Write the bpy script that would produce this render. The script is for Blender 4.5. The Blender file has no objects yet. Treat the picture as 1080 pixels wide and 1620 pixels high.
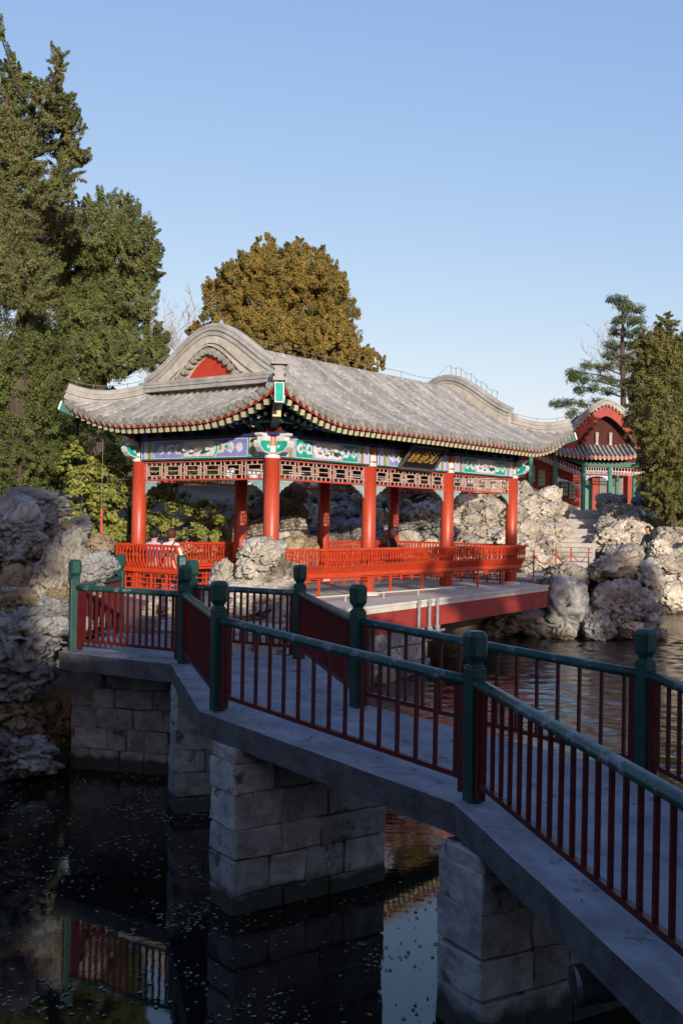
import bpy, bmesh, math, random
import numpy as np
from mathutils import Vector, Matrix, noise
SC = bpy.context.scene
COL = SC.collection
R = math.radians
rnd = random.Random(7)

# ---------------------------------------------------------------- camera
FPX, PITCH, ROLL, HC = 1690.6, 0.0062, 0.0183, 3.15        # focal length in px of a 1080x1620 frame, eye height above water
cr, sr, cp, sp = math.cos(ROLL), math.sin(ROLL), math.cos(PITCH), math.sin(PITCH)
FWD = Vector((0, cp, sp)); U0 = Vector((0, -sp, cp)); R0 = Vector((1, 0, 0))
RIGHT = R0*cr + U0*sr; UP = -R0*sr + U0*cr
cam = bpy.data.cameras.new('camera'); camo = bpy.data.objects.new('camera', cam); COL.objects.link(camo)
camo.matrix_world = Matrix(((RIGHT.x, UP.x, -FWD.x, 0), (RIGHT.y, UP.y, -FWD.y, 0), (RIGHT.z, UP.z, -FWD.z, HC), (0, 0, 0, 1)))
cam.sensor_fit = 'VERTICAL'; cam.sensor_height = 36; cam.lens = FPX/1620*36
cam.clip_start = 0.05; cam.clip_end = 5000
SC.camera = camo

# ---------------------------------------------------------------- sky, sun, exposure
SUN_EL = R(11.8); SUN_AZ = R(14.5)                         # sun behind the camera, a little to the right
sun_vec = Vector((math.sin(SUN_AZ)*math.cos(SUN_EL), -math.cos(SUN_AZ)*math.cos(SUN_EL), math.sin(SUN_EL)))
W = bpy.data.worlds.new('World'); SC.world = W; W.use_nodes = True
nt = W.node_tree; bg = nt.nodes['Background']
sky = nt.nodes.new('ShaderNodeTexSky'); sky.sky_type = 'NISHITA'; sky.sun_disc = False
sky.sun_elevation = SUN_EL; sky.sun_rotation = math.atan2(sun_vec.x, sun_vec.y)
sky.altitude = 50; sky.air_density = 1.0; sky.dust_density = 1.0; sky.ozone_density = 2.6
sc_ = nt.nodes.new('ShaderNodeSeparateColor'); cc_ = nt.nodes.new('ShaderNodeCombineColor'); nt.links.new(sky.outputs[0], sc_.inputs[0])
for i_, (ex_, k_) in enumerate(((.86, 1.39), (.68, 1.44), (.32, 2.62))):       # tone response of the whole sky, per channel
    pw = nt.nodes.new('ShaderNodeMath'); pw.operation = 'POWER'; pw.inputs[1].default_value = ex_; nt.links.new(sc_.outputs[i_], pw.inputs[0])
    ml = nt.nodes.new('ShaderNodeMath'); ml.operation = 'MULTIPLY'; ml.inputs[1].default_value = k_; nt.links.new(pw.outputs[0], ml.inputs[0]); nt.links.new(ml.outputs[0], cc_.inputs[i_])
nt.links.new(cc_.outputs[0], bg.inputs[0]); bg.inputs[1].default_value = 0.15
sl = bpy.data.lights.new('sun', 'SUN'); sl.energy = 4.2; sl.angle = R(0.55); sl.color = (1.0, 0.90, 0.76)
so = bpy.data.objects.new('sun', sl); COL.objects.link(so)
so.rotation_euler = sun_vec.to_track_quat('Z', 'Y').to_euler()
vs = SC.view_settings; vs.view_transform = 'Standard'; vs.look = 'None'; vs.exposure = 0.45; vs.gamma = 1; vs.use_curve_mapping = False
SC.cycles.max_bounces = 6; SC.cycles.diffuse_bounces = 3; SC.cycles.glossy_bounces = 4

# ---------------------------------------------------------------- helpers
def at(px, py, d):
    v = RIGHT*((px-540)/FPX) + UP*((810-py)/FPX) + FWD
    return Vector((0, 0, HC)) + v*d
def on_z(px, py, z):
    v = RIGHT*((px-540)/FPX) + UP*((810-py)/FPX) + FWD
    return Vector((0, 0, HC)) + v*((z-HC)/v.z)

class MB:
    def __init__(s): s.v = []; s.f = []; s.m = []
    def add(s, vs_, fs, mi=0):
        b = len(s.v); s.v += [tuple(p) for p in vs_]; s.f += [tuple(i+b for i in f) for f in fs]; s.m += [mi]*len(fs); return s
    def box(s, c, d, mi=0, rz=0.0, M=None):
        x, y, z = d[0]/2, d[1]/2, d[2]/2
        P = [Vector((a*x, b*y, e*z)) for e in (-1, 1) for b in (-1, 1) for a in (-1, 1)]
        if M is not None: P = [M @ p for p in P]
        elif rz:
            ca, sa = math.cos(rz), math.sin(rz); P = [Vector((p.x*ca-p.y*sa, p.x*sa+p.y*ca, p.z)) for p in P]
        c = Vector(c)
        return s.add([p+c for p in P], [(0,2,3,1),(4,5,7,6),(0,1,5,4),(2,6,7,3),(0,4,6,2),(1,3,7,5)], mi)
    def bb(s, x0, x1, y0, y1, z0, z1, mi=0):
        return s.box(((x0+x1)/2, (y0+y1)/2, (z0+z1)/2), (x1-x0, y1-y0, z1-z0), mi)
    def bar(s, a, b, w, h, mi=0, up=(0, 0, 1)):
        a, b = Vector(a), Vector(b); d = (b-a).normalized(); u = Vector(up)
        r = d.cross(u)
        if r.length < 1e-4: r = d.cross(Vector((1, 0, 0)))
        r.normalize(); u = r.cross(d)
        P = []
        for p in (a, b):
            for (i, j) in ((-1,-1),(1,-1),(1,1),(-1,1)): P.append(p + r*(i*w/2) + u*(j*h/2))
        return s.add(P, [(0,1,2,3),(7,6,5,4),(0,4,5,1),(1,5,6,2),(2,6,7,3),(3,7,4,0)], mi)
    def tube(s, pts, rad, n=8, mi=0, caps=True):
        pts = [Vector(p) for p in pts]; rad = rad if isinstance(rad, (list, tuple)) else [rad]*len(pts)
        V = []; F = []; ref = None
        for i, p in enumerate(pts):
            d = (pts[min(i+1, len(pts)-1)] - pts[max(i-1, 0)]).normalized()
            if ref is None: ref = Vector((0, 0, 1)) if abs(d.z) < .9 else Vector((1, 0, 0))
            r = d.cross(ref).normalized(); u = r.cross(d); ref = u
            for k in range(n):
                a = 2*math.pi*k/n; V.append(p + (r*math.cos(a)+u*math.sin(a))*rad[i])
        for i in range(len(pts)-1):
            for k in range(n):
                k2 = (k+1) % n; F.append((i*n+k, i*n+k2, (i+1)*n+k2, (i+1)*n+k))
        if caps:
            F.append(tuple(range(n-1, -1, -1))); F.append(tuple(range((len(pts)-1)*n, len(pts)*n)))
        return s.add(V, F, mi)
    def lathe(s, prof, n=16, mi=0, c=(0, 0, 0), rot=0.0):
        V = []; F = []; c = Vector(c)
        for r, z in prof:
            for k in range(n):
                a = 2*math.pi*k/n+rot; V.append(c+Vector((r*math.cos(a), r*math.sin(a), z)))
        for i in range(len(prof)-1):
            for k in range(n):
                k2 = (k+1) % n; F.append((i*n+k, i*n+k2, (i+1)*n+k2, (i+1)*n+k))
        F.append(tuple(range(n-1, -1, -1))); F.append(tuple(range((len(prof)-1)*n, len(prof)*n)))
        return s.add(V, F, mi)
    def prism(s, poly, axis, a0, a1, mi=0):
        """poly: list of 2-D points; axis 'x': (y,z), 'y': (x,z), 'z': (x,y)"""
        def mk(p, a):
            return {'x': (a, p[0], p[1]), 'y': (p[0], a, p[1]), 'z': (p[0], p[1], a)}[axis]
        n = len(poly); V = [mk(p, a0) for p in poly] + [mk(p, a1) for p in poly]
        F = [tuple(range(n)), tuple(range(2*n-1, n-1, -1))] + [(i, i+n, (i+1) % n+n, (i+1) % n) for i in range(n)]
        return s.add(V, F, mi)
    def sweep(s, path, prof, side, mi=0):
        """closed profile (u sideways, v up) swept along path; side = horizontal side vector"""
        V = []; F = []; n = len(prof); side = Vector(side)
        for i, p in enumerate(path):
            d = (Vector(path[min(i+1, len(path)-1)]) - Vector(path[max(i-1, 0)])).normalized()
            up = side.cross(d).normalized()
            if up.z < 0: up = -up
            for u, v in prof: V.append(Vector(p)+side*u+up*v)
        for i in range(len(path)-1):
            for k in range(n):
                k2 = (k+1) % n; F.append((i*n+k, i*n+k2, (i+1)*n+k2, (i+1)*n+k))
        F.append(tuple(range(n-1, -1, -1))); F.append(tuple(range((len(path)-1)*n, len(path)*n)))
        return s.add(V, F, mi)
    def mesh(s, name, mats, smooth=False):
        me = bpy.data.meshes.new(name); me.from_pydata(s.v, [], s.f)
        for m in (mats if isinstance(mats, (list, tuple)) else [mats]): me.materials.append(m)
        if any(s.m): me.polygons.foreach_set('material_index', s.m)
        bm = bmesh.new(); bm.from_mesh(me); bmesh.ops.recalc_face_normals(bm, faces=bm.faces); bm.to_mesh(me); bm.free()
        if smooth: me.shade_smooth() if hasattr(me, 'shade_smooth') else me.polygons.foreach_set('use_smooth', [True]*len(me.polygons))
        me.update(); return me
    def build(s, name, mats, parent=None, smooth=False, loc=None, rot=None):
        return put(name, s.mesh(name, mats, smooth), parent, loc, rot)
def put(name, me, parent=None, loc=None, rot=None, scale=None):
    o = bpy.data.objects.new(name, me); COL.objects.link(o)
    if parent is not None: o.parent = parent
    if loc is not None: o.location = loc
    if rot is not None: o.rotation_euler = rot
    if scale is not None: o.scale = scale
    return o
def bevel(me, w, seg=2):
    bm = bmesh.new(); bm.from_mesh(me)
    es = [e for e in bm.edges if len(e.link_faces) == 2 and e.calc_face_angle(0) > .5]
    bmesh.ops.bevel(bm, geom=es, offset=w, segments=seg, affect='EDGES', profile=.6, clamp_overlap=True)
    bm.to_mesh(me); bm.free(); return me
def tag(o, label=None, cat=None, group=None, kind=None):
    if label: o['label'] = label
    if cat: o['category'] = cat
    if group: o['group'] = group
    if kind: o['kind'] = kind
    return o
def empty(name, loc, rz=0.0):
    o = bpy.data.objects.new(name, None); COL.objects.link(o); o.location = loc; o.rotation_euler = (0, 0, rz); o.empty_display_size = .2
    return o

# ---------------------------------------------------------------- materials
def mat(name, c1, c2=None, scale=4.0, rough=.7, bump=0.0, bscale=None, c3=None, spec=.3, detail=6, pos=(.35, .65), stretch=(1, 1, 1), metal=0.0, coat=0.0, wear=None, objrand=0.0, coord='Object'):
    m = bpy.data.materials.new(name); m.use_nodes = True; n = m.node_tree.nodes; l = m.node_tree.links
    b = n['Principled BSDF']; b.inputs['Roughness'].default_value = rough; b.inputs['Specular IOR Level'].default_value = spec
    b.inputs['Metallic'].default_value = metal; b.inputs['Coat Weight'].default_value = coat
    tc = n.new('ShaderNodeTexCoord'); mp = n.new('ShaderNodeMapping'); l.new(tc.outputs[coord], mp.inputs[0]); mp.inputs['Scale'].default_value = stretch
    vec = mp.outputs[0]
    if objrand:
        oi = n.new('ShaderNodeObjectInfo'); ad = n.new('ShaderNodeVectorMath'); ad.operation = 'ADD'
        sc_ = n.new('ShaderNodeVectorMath'); sc_.operation = 'SCALE'; sc_.inputs['Scale'].default_value = 40
        cx = n.new('ShaderNodeCombineXYZ'); l.new(oi.outputs['Random'], cx.inputs[0]); l.new(oi.outputs['Random'], cx.inputs[1]); l.new(cx.outputs[0], sc_.inputs[0])
        l.new(vec, ad.inputs[0]); l.new(sc_.outputs[0], ad.inputs[1]); vec = ad.outputs[0]
    c2 = c2 or tuple(x*.75 for x in c1)
    nz = n.new('ShaderNodeTexNoise'); nz.inputs['Scale'].default_value = scale; nz.inputs['Detail'].default_value = detail; nz.inputs['Roughness'].default_value = .62
    l.new(vec, nz.inputs['Vector'])
    rp = n.new('ShaderNodeValToRGB'); rp.color_ramp.elements[0].position = pos[0]; rp.color_ramp.elements[1].position = pos[1]
    rp.color_ramp.elements[0].color = (*c2, 1); rp.color_ramp.elements[1].color = (*c1, 1)
    if c3:
        e = rp.color_ramp.elements.new(min(.97, pos[1]+.14)); e.color = (*c3, 1)
    l.new(nz.outputs['Fac'], rp.inputs[0]); colr = rp.outputs[0]
    if wear:                                                   # (colour, scale, threshold): chipped or lichen patches
        n2 = n.new('ShaderNodeTexNoise'); n2.inputs['Scale'].default_value = wear[1]; n2.inputs['Detail'].default_value = 8; n2.inputs['Roughness'].default_value = .7; l.new(vec, n2.inputs['Vector'])
        r2 = n.new('ShaderNodeValToRGB'); r2.color_ramp.elements[0].position = wear[2]; r2.color_ramp.elements[1].position = wear[2]+.05; l.new(n2.outputs['Fac'], r2.inputs[0])
        mx = n.new('ShaderNodeMix'); mx.data_type = 'RGBA'; l.new(r2.outputs[0], mx.inputs['Factor']); l.new(colr, mx.inputs['A']); mx.inputs['B'].default_value = (*wear[0], 1); colr = mx.outputs['Result']
    if objrand:
        hv = n.new('ShaderNodeHueSaturation'); mr = n.new('ShaderNodeMapRange'); mr.inputs['To Min'].default_value = 1-objrand; mr.inputs['To Max'].default_value = 1+objrand
        l.new(oi.outputs['Random'], mr.inputs['Value']); l.new(mr.outputs[0], hv.inputs['Value']); l.new(colr, hv.inputs['Color']); colr = hv.outputs[0]
    l.new(colr, b.inputs['Base Color'])
    if bump:
        n3 = n.new('ShaderNodeTexNoise'); n3.inputs['Scale'].default_value = bscale or scale*5; n3.inputs['Detail'].default_value = 6; l.new(vec, n3.inputs['Vector'])
        bp = n.new('ShaderNodeBump'); bp.inputs['Strength'].default_value = bump; bp.inputs['Distance'].default_value = .02; l.new(n3.outputs['Fac'], bp.inputs['Height']); l.new(bp.outputs[0], b.inputs['Normal'])
    return m
def rock_mat(name, pale, mid, dark, moss=None):
    m = bpy.data.materials.new(name); m.use_nodes = True; n = m.node_tree.nodes; l = m.node_tree.links; b = n['Principled BSDF']
    b.inputs['Roughness'].default_value = .9; b.inputs['Specular IOR Level'].default_value = .15
    tc = n.new('ShaderNodeTexCoord'); ge = n.new('ShaderNodeNewGeometry')
    oi = n.new('ShaderNodeObjectInfo'); ad = n.new('ShaderNodeVectorMath'); ad.operation = 'ADD'; l.new(ge.outputs['Position'], ad.inputs[0])
    cx = n.new('ShaderNodeCombineXYZ'); mu = n.new('ShaderNodeMath'); mu.operation = 'MULTIPLY'; mu.inputs[1].default_value = 50; l.new(oi.outputs['Random'], mu.inputs[0]); l.new(mu.outputs[0], cx.inputs[0]); l.new(cx.outputs[0], ad.inputs[1])
    def nz(sc_, det, rg=.65, st=None):
        q = n.new('ShaderNodeTexNoise'); q.inputs['Scale'].default_value = sc_; q.inputs['Detail'].default_value = det; q.inputs['Roughness'].default_value = rg; l.new(ad.outputs[0], q.inputs['Vector']); return q
    a = nz(1.5, 8); r1 = n.new('ShaderNodeValToRGB'); r1.color_ramp.elements[0].position = .3; r1.color_ramp.elements[1].position = .66
    r1.color_ramp.elements[0].color = (*dark, 1); r1.color_ramp.elements[1].color = (*pale, 1); e = r1.color_ramp.elements.new(.47); e.color = (*mid, 1)
    l.new(a.outputs['Fac'], r1.inputs[0])
    c = nz(7, 6, .7); r2 = n.new('ShaderNodeValToRGB'); r2.color_ramp.elements[0].position = .30; r2.color_ramp.elements[1].position = .45
    r2.color_ramp.elements[0].color = (.35, .33, .30, 1); r2.color_ramp.elements[1].color = (1, 1, 1, 1); l.new(c.outputs['Fac'], r2.inputs[0])
    mx = n.new('ShaderNodeMix'); mx.data_type = 'RGBA'; mx.blend_type = 'MULTIPLY'; mx.inputs['Factor'].default_value = .8; l.new(r1.outputs[0], mx.inputs['A']); l.new(r2.outputs[0], mx.inputs['B'])
    colr = mx.outputs['Result']
    hv = n.new('ShaderNodeHueSaturation'); mr = n.new('ShaderNodeMapRange'); mr.inputs['To Min'].default_value = .68; mr.inputs['To Max'].default_value = 1.15; l.new(oi.outputs['Random'], mr.inputs['Value']); l.new(mr.outputs[0], hv.inputs['Value']); l.new(colr, hv.inputs['Color'])
    l.new(hv.outputs[0], b.inputs['Base Color'])
    vo = n.new('ShaderNodeTexVoronoi'); vo.feature = 'DISTANCE_TO_EDGE'; vo.inputs['Scale'].default_value = 2.6
    wd = nz(4, 4); wm = n.new('ShaderNodeVectorMath'); wm.operation = 'MULTIPLY_ADD'; wm.inputs[1].default_value = (.5, .5, .5); l.new(wd.outputs['Color'], wm.inputs[0]); l.new(ad.outputs[0], wm.inputs[2]); l.new(wm.outputs[0], vo.inputs['Vector'])
    rv = n.new('ShaderNodeValToRGB'); rv.color_ramp.elements[1].position = .09; l.new(vo.outputs['Distance'], rv.inputs[0])
    h = nz(9, 8, .7); sm = n.new('ShaderNodeMath'); sm.operation = 'MULTIPLY_ADD'; sm.inputs[1].default_value = .35; l.new(rv.outputs[0], sm.inputs[0]); l.new(h.outputs['Fac'], sm.inputs[2])
    bp = n.new('ShaderNodeBump'); bp.inputs['Strength'].default_value = .9; bp.inputs['Distance'].default_value = .06; l.new(sm.outputs[0], bp.inputs['Height']); l.new(bp.outputs[0], b.inputs['Normal'])
    return m
def leaf_mat(name, rough=.75, trans=.18):
    m = bpy.data.materials.new(name); m.use_nodes = True; n = m.node_tree.nodes; l = m.node_tree.links; b = n['Principled BSDF']
    at_ = n.new('ShaderNodeAttribute'); at_.attribute_name = 'tint'; l.new(at_.outputs['Color'], b.inputs['Base Color'])
    b.inputs['Roughness'].default_value = rough; b.inputs['Specular IOR Level'].default_value = .15
    tr = n.new('ShaderNodeBsdfTranslucent'); l.new(at_.outputs['Color'], tr.inputs[0]); mx = n.new('ShaderNodeMixShader'); mx.inputs[0].default_value = trans
    l.new(b.outputs[0], mx.inputs[1]); l.new(tr.outputs[0], mx.inputs[2]); l.new(mx.outputs[0], n['Material Output'].inputs[0])
    return m

M = {}
M['red'] = mat('column_red', (.44, .070, .030), (.35, .040, .016), 1.6, .40, .10, 30, wear=((.40, .11, .07), 7, .62), spec=.45, stretch=(1, 1, .35))
M['bench_red'] = mat('bench_red', (.50, .055, .016), (.42, .038, .010), 6, .42, .05, 40)
M['fascia_red'] = mat('fascia_red', (.31, .038, .028), (.22, .026, .020), 2, .6, .1, 20, wear=((.42, .13, .10), 9, .66))
M['lat_red'] = mat('lattice_red', (.50, .075, .055), (.38, .045, .035), 9, .55)
M['lat_pink'] = mat('lattice_pink', (.52, .38, .32), (.42, .25, .20), 9, .55)
M['bridge_red'] = mat('railing_red', (.085, .007, .008), (.055, .005, .006), 14, .42, .12, 60, wear=((.20, .05, .045), 35, .70))
M['green'] = mat('railing_green', (.011, .060, .044), (.007, .040, .031), 5, .38, .15, 35, wear=((.16, .19, .17), 13, .645))
M['green_rail'] = mat('handrail_green', (.012, .058, .045), (.008, .04, .033), 4, .34, .2, 25, wear=((.12, .135, .145), 9, .55), stretch=(1, 1, 1))
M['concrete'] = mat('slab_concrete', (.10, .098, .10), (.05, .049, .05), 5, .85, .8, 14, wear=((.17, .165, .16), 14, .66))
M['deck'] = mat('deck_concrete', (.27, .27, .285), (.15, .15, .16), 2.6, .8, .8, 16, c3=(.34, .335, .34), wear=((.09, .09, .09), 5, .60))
M['stone_block'] = mat('pier_stone', (.34, .32, .30), (.17, .16, .15), 5, .88, .9, 16, objrand=.22, wear=((.085, .08, .07), 3.2, .58))
def waterline(m):                                          # algae-dark tide band on stone that stands in the pond
    n = m.node_tree.nodes; l = m.node_tree.links; b = n['Principled BSDF']; src = b.inputs['Base Color'].links[0].from_socket
    ge = n.new('ShaderNodeNewGeometry'); sp_ = n.new('ShaderNodeSeparateXYZ'); l.new(ge.outputs['Position'], sp_.inputs[0])
    nz = n.new('ShaderNodeTexNoise'); nz.inputs['Scale'].default_value = 6; nz.inputs['Detail'].default_value = 5; l.new(ge.outputs['Position'], nz.inputs['Vector'])
    ma = n.new('ShaderNodeMath'); ma.operation = 'MULTIPLY_ADD'; ma.inputs[1].default_value = -.22; l.new(nz.outputs['Fac'], ma.inputs[0]); l.new(sp_.outputs[2], ma.inputs[2])
    rp = n.new('ShaderNodeValToRGB'); rp.color_ramp.elements[0].position = .02; rp.color_ramp.elements[1].position = .10; l.new(ma.outputs[0], rp.inputs[0])
    mx = n.new('ShaderNodeMix'); mx.data_type = 'RGBA'; l.new(rp.outputs[0], mx.inputs['Factor']); mx.inputs['A'].default_value = (.045, .048, .035, 1); l.new(src, mx.inputs['B']); l.new(mx.outputs['Result'], b.inputs['Base Color'])
waterline(M['stone_block'])
M['mortar'] = mat('pier_mortar', (.10, .094, .085), (.06, .056, .05), 6, .95, .5, 25)
M['platform'] = mat('platform_stone', (.60, .56, .49), (.46, .43, .37), 2.0, .85, .3, 14)
M['paving'] = mat('paving_stone', (.38, .35, .31), (.28, .26, .23), 3, .9, .35, 16, objrand=.12)
M['ground'] = mat('ground_earth', (.19, .155, .11), (.10, .082, .058), .8, .95, .6, 6, wear=((.12, .12, .05), .5, .6), coord='Object')
M['tile'] = mat('roof_tile', (.325, .312, .290), (.20, .192, .178), 3, .85, .4, 30, objrand=.20, wear=((.40, .385, .355), 9, .55))
M['tile_end'] = mat('tile_end', (.33, .305, .265), (.17, .16, .14), 12, .85, .3, 40, objrand=.18)
M['tile_base'] = mat('roof_pan', (.15, .14, .125), (.08, .075, .066), 5, .9, .5, 25, wear=((.26, .24, .21), 4.5, .60))
M['ridge'] = mat('ridge_brick', (.37, .357, .33), (.23, .222, .205), 3, .85, .3, 25, wear=((.15, .14, .12), 6, .64))
M['plaster'] = mat('gable_plaster', (.48, .445, .38), (.32, .295, .255), 5, .85, .3, 25)
M['gable_red'] = mat('gable_red', (.42, .045, .020), (.36, .034, .016), 5, .6)
M['teal'] = mat('paint_teal', (.012, .36, .27), (.010, .28, .21), 10, .5)
M['dteal'] = mat('paint_dark_teal', (.012, .13, .10), (.01, .085, .07), 10, .55)
M['blue'] = mat('paint_blue', (.24, .25, .58), (.19, .20, .50), 10, .5)
M['dblue'] = mat('paint_dark_blue', (.03, .05, .17), (.02, .03, .10), 10, .5)
M['white'] = mat('paint_white', (.66, .65, .64), (.50, .50, .52), 12, .55)
M['lilac'] = mat('paint_lilac', (.46, .44, .64), (.38, .36, .56), 10, .5)
M['olive'] = mat('paint_olive', (.30, .27, .14), (.24, .22, .11), 10, .5)
M['cream'] = mat('rafter_cream', (.58, .50, .33), (.46, .38, .23), 20, .6)
M['rafter'] = mat('rafter_green', (.035, .085, .060), (.02, .05, .04), 10, .6)
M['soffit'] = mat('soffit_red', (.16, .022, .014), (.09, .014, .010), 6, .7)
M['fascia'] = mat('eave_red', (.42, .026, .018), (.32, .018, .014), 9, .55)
M['black'] = mat('plaque_black', (.016, .016, .015), (.010, .010, .010), 6, .35)
M['gold'] = mat('plaque_gold', (.60, .38, .09), (.45, .26, .05), 15, .35, metal=.35)
M['steel'] = mat('pipe_steel', (.33, .33, .34), (.22, .21, .21), 14, .5, metal=.4)
M['wire'] = mat('wire_grey', (.20, .20, .20), None, 5, .6)
M['bark'] = mat('bark_brown', (.085, .066, .05), (.045, .035, .028), 6, .95, .8, 12, stretch=(1, 1, .3))
M['bark_pale'] = mat('bark_pale', (.34, .29, .27), (.25, .21, .20), 6, .9)
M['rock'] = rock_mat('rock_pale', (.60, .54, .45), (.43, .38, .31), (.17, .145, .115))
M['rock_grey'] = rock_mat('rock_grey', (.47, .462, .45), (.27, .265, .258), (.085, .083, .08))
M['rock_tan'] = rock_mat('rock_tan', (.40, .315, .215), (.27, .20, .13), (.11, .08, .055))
M['leaf'] = leaf_mat('foliage')
M['pink_wall'] = mat('wall_red', (.30, .036, .022), (.24, .028, .018), 3, .6)
M['window'] = mat('window_paper', (.55, .50, .42), (.42, .38, .32), 8, .6)
M['pillar_green'] = mat('pillar_green', (.055, .20, .155), (.04, .15, .115), 6, .5)
M['lamp_grey'] = mat('lamp_grey', (.14, .14, .145), (.10, .10, .105), 10, .45, metal=.5)
# ================================================================= THE SETTING
ZF = HC - 1.643                                            # pavilion floor
ZD = HC - 1.62                                             # bridge deck
YAW = .6598
PC = Vector((-1.3578, 20.7405, ZF))                        # foot of the pavilion's near corner column
DU = Vector((math.sin(YAW), math.cos(YAW), 0)); DV = Vector((-math.cos(YAW), math.sin(YAW), 0))
PW, PB = 3.805, 3.183                                      # pavilion depth, bay
def pav(x, y, z=0): return PC + DU*x + DV*y + Vector((0, 0, z))
POND = [(-4.3, 4.5), (-4.7, 9), (-4.7, 12), (-4.3, 13.9), (-3.2, 14.7), (-1.9, 14.9), (-.9, 15.3), (-.2, 17.0), (.45, 19.8), (1.7, 21.9), (.3, 23.0), (2.2, 28.2),
        (4.9, 30.0), (7.0, 30.6), (9.0, 31.6), (10.2, 35), (11.4, 41.5), (22, 45), (60, 48), (60, -8), (6, -3), (4, .5), (.2, 1.2), (-2.2, 2.4)]
def poly_sdf(X, Y, P):
    d = np.full(X.shape, 1e18); inside = np.zeros(X.shape, bool); n = len(P)
    for i in range(n):
        x0, y0 = P[i]; x1, y1 = P[(i+1) % n]
        ex, ey = x1-x0, y1-y0; wx, wy = X-x0, Y-y0
        t = np.clip((wx*ex+wy*ey)/(ex*ex+ey*ey), 0, 1)
        d = np.minimum(d, (wx-ex*t)**2+(wy-ey*t)**2)
        c = ((y0 <= Y) & (y1 > Y)) | ((y1 <= Y) & (y0 > Y))
        with np.errstate(divide='ignore', invalid='ignore'):
            xi = x0 + (Y-y0)*ex/np.where(ey == 0, 1e-9, ey)
        inside ^= c & (X < xi)
    return np.where(inside, -1, 1)*np.sqrt(d)
def sstep(a, b, x):
    t = np.clip((x-a)/(b-a), 0, 1); return t*t*(3-2*t)
def height(X, Y):
    X = np.asarray(X, float); Y = np.asarray(Y, float)
    sd = poly_sdf(X, Y, POND)
    land = ZF - .03
    v = (X-PC.x)*DV.x + (Y-PC.y)*DV.y; u = (X-PC.x)*DU.x + (Y-PC.y)*DU.y
    h = np.full(X.shape, land)
    wb_ = 1-sstep(11.5, 16.5, u)
    h += 2.3*sstep(6.0, 11.0, v)*sstep(10, 14, Y)*wb_      # bank behind the pavilion
    h += 3.6*sstep(9.5, 20, v)*sstep(12, 18, Y)*wb_
    h += 2.2*np.exp(-(((X+9.5)/3.4)**2+((Y-15.5)/4.5)**2))     # rockery mound on the left
    h += 1.85*np.clip((Y-35.5)/11, 0, 1)*sstep(3, 8, X)*sstep(0, 3.5, sd)
    h += .10*np.sin(X*1.3+.7*Y)*sstep(1.5, 6, sd)
    hin = -1.0
    return np.where(sd < 0, hin + (land-hin)*0*sd, hin + (h-hin)*sstep(-.02, .22, sd))
def H1(x, y): return float(height(np.array([x]), np.array([y]))[0])
def ax(lo, hi, step, far):
    a = list(np.arange(lo, hi+1e-6, step)); g = step; p = hi; q = lo; b = []; c = []
    while p < far: g *= 1.5; p += g; q -= g; b.append(p); c.append(q)
    return np.array(c[::-1]+a+b)
gx, gy = ax(-26, 26, .4, 2500), ax(-8, 62, .4, 2500)
GX, GY = np.meshgrid(gx, gy, indexing='ij'); GZ = height(GX, GY)
nx, ny = GX.shape
gv = np.stack([GX, GY, GZ], -1).reshape(-1, 3)
ii = (np.arange(nx-1)[:, None]*ny + np.arange(ny-1)[None]).reshape(-1)
gf = np.stack([ii, ii+ny, ii+ny+1, ii+1], -1)
gm = bpy.data.meshes.new('ground'); gm.from_pydata(gv.tolist(), [], gf.tolist()); gm.materials.append(M['ground']); gm.polygons.foreach_set('use_smooth', [True]*len(gf))
tag(put('ground', gm), kind='structure')

# water: dark, clear, calm near the bridge, wind-rippled in the open
wm = bpy.data.materials.new('pond_water'); wm.use_nodes = True; n = wm.node_tree.nodes; l = wm.node_tree.links; b = n['Principled BSDF']
b.inputs['Base Color'].default_value = (.006, .0065, .005, 1); b.inputs['Roughness'].default_value = .025; b.inputs['IOR'].default_value = 1.55; b.inputs['Specular Tint'].default_value = (.80, .90, 1, 1); b.inputs['Specular IOR Level'].default_value = .5
ge = n.new('ShaderNodeNewGeometry'); sx = n.new('ShaderNodeSeparateXYZ'); l.new(ge.outputs['Position'], sx.inputs[0])
mp = n.new('ShaderNodeMapping'); l.new(ge.outputs['Position'], mp.inputs[0]); mp.inputs['Scale'].default_value = (1.0, 1.7, 1)
n1 = n.new('ShaderNodeTexNoise'); n1.inputs['Scale'].default_value = 7; n1.inputs['Detail'].default_value = 5; l.new(mp.outputs[0], n1.inputs['Vector'])
nb = n.new('ShaderNodeTexNoise'); nb.inputs['Scale'].default_value = .35; nb.inputs['Detail'].default_value = 2; l.new(ge.outputs['Position'], nb.inputs['Vector'])
mr = n.new('ShaderNodeMapRange'); mr.inputs['From Min'].default_value = 9.5; mr.inputs['From Max'].default_value = 17; mr.inputs['To Min'].default_value = .012; mr.inputs['To Max'].default_value = .35; l.new(sx.outputs[1], mr.inputs['Value'])
m2 = n.new('ShaderNodeMath'); m2.operation = 'MULTIPLY'; l.new(mr.outputs[0], m2.inputs[0]); l.new(nb.outputs['Fac'], m2.inputs[1])
bp = n.new('ShaderNodeBump'); bp.inputs['Distance'].default_value = .06; l.new(m2.outputs[0], bp.inputs['Strength']); l.new(n1.outputs['Fac'], bp.inputs['Height']); l.new(bp.outputs[0], b.inputs['Normal'])
wx_ = np.concatenate([[-8, -5, -3.2], np.arange(-2, 13.5, .075), [14, 16, 20, 30, 45, 62]]); wy_ = np.concatenate([[-8, -2, 4, 7, 8.4], np.arange(9, 33, .075), [34, 36, 40, 45, 50]])
WX, WY = np.meshgrid(wx_, wy_, indexing='ij'); WZ = np.zeros_like(WX); wr = np.random.default_rng(11)
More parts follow.
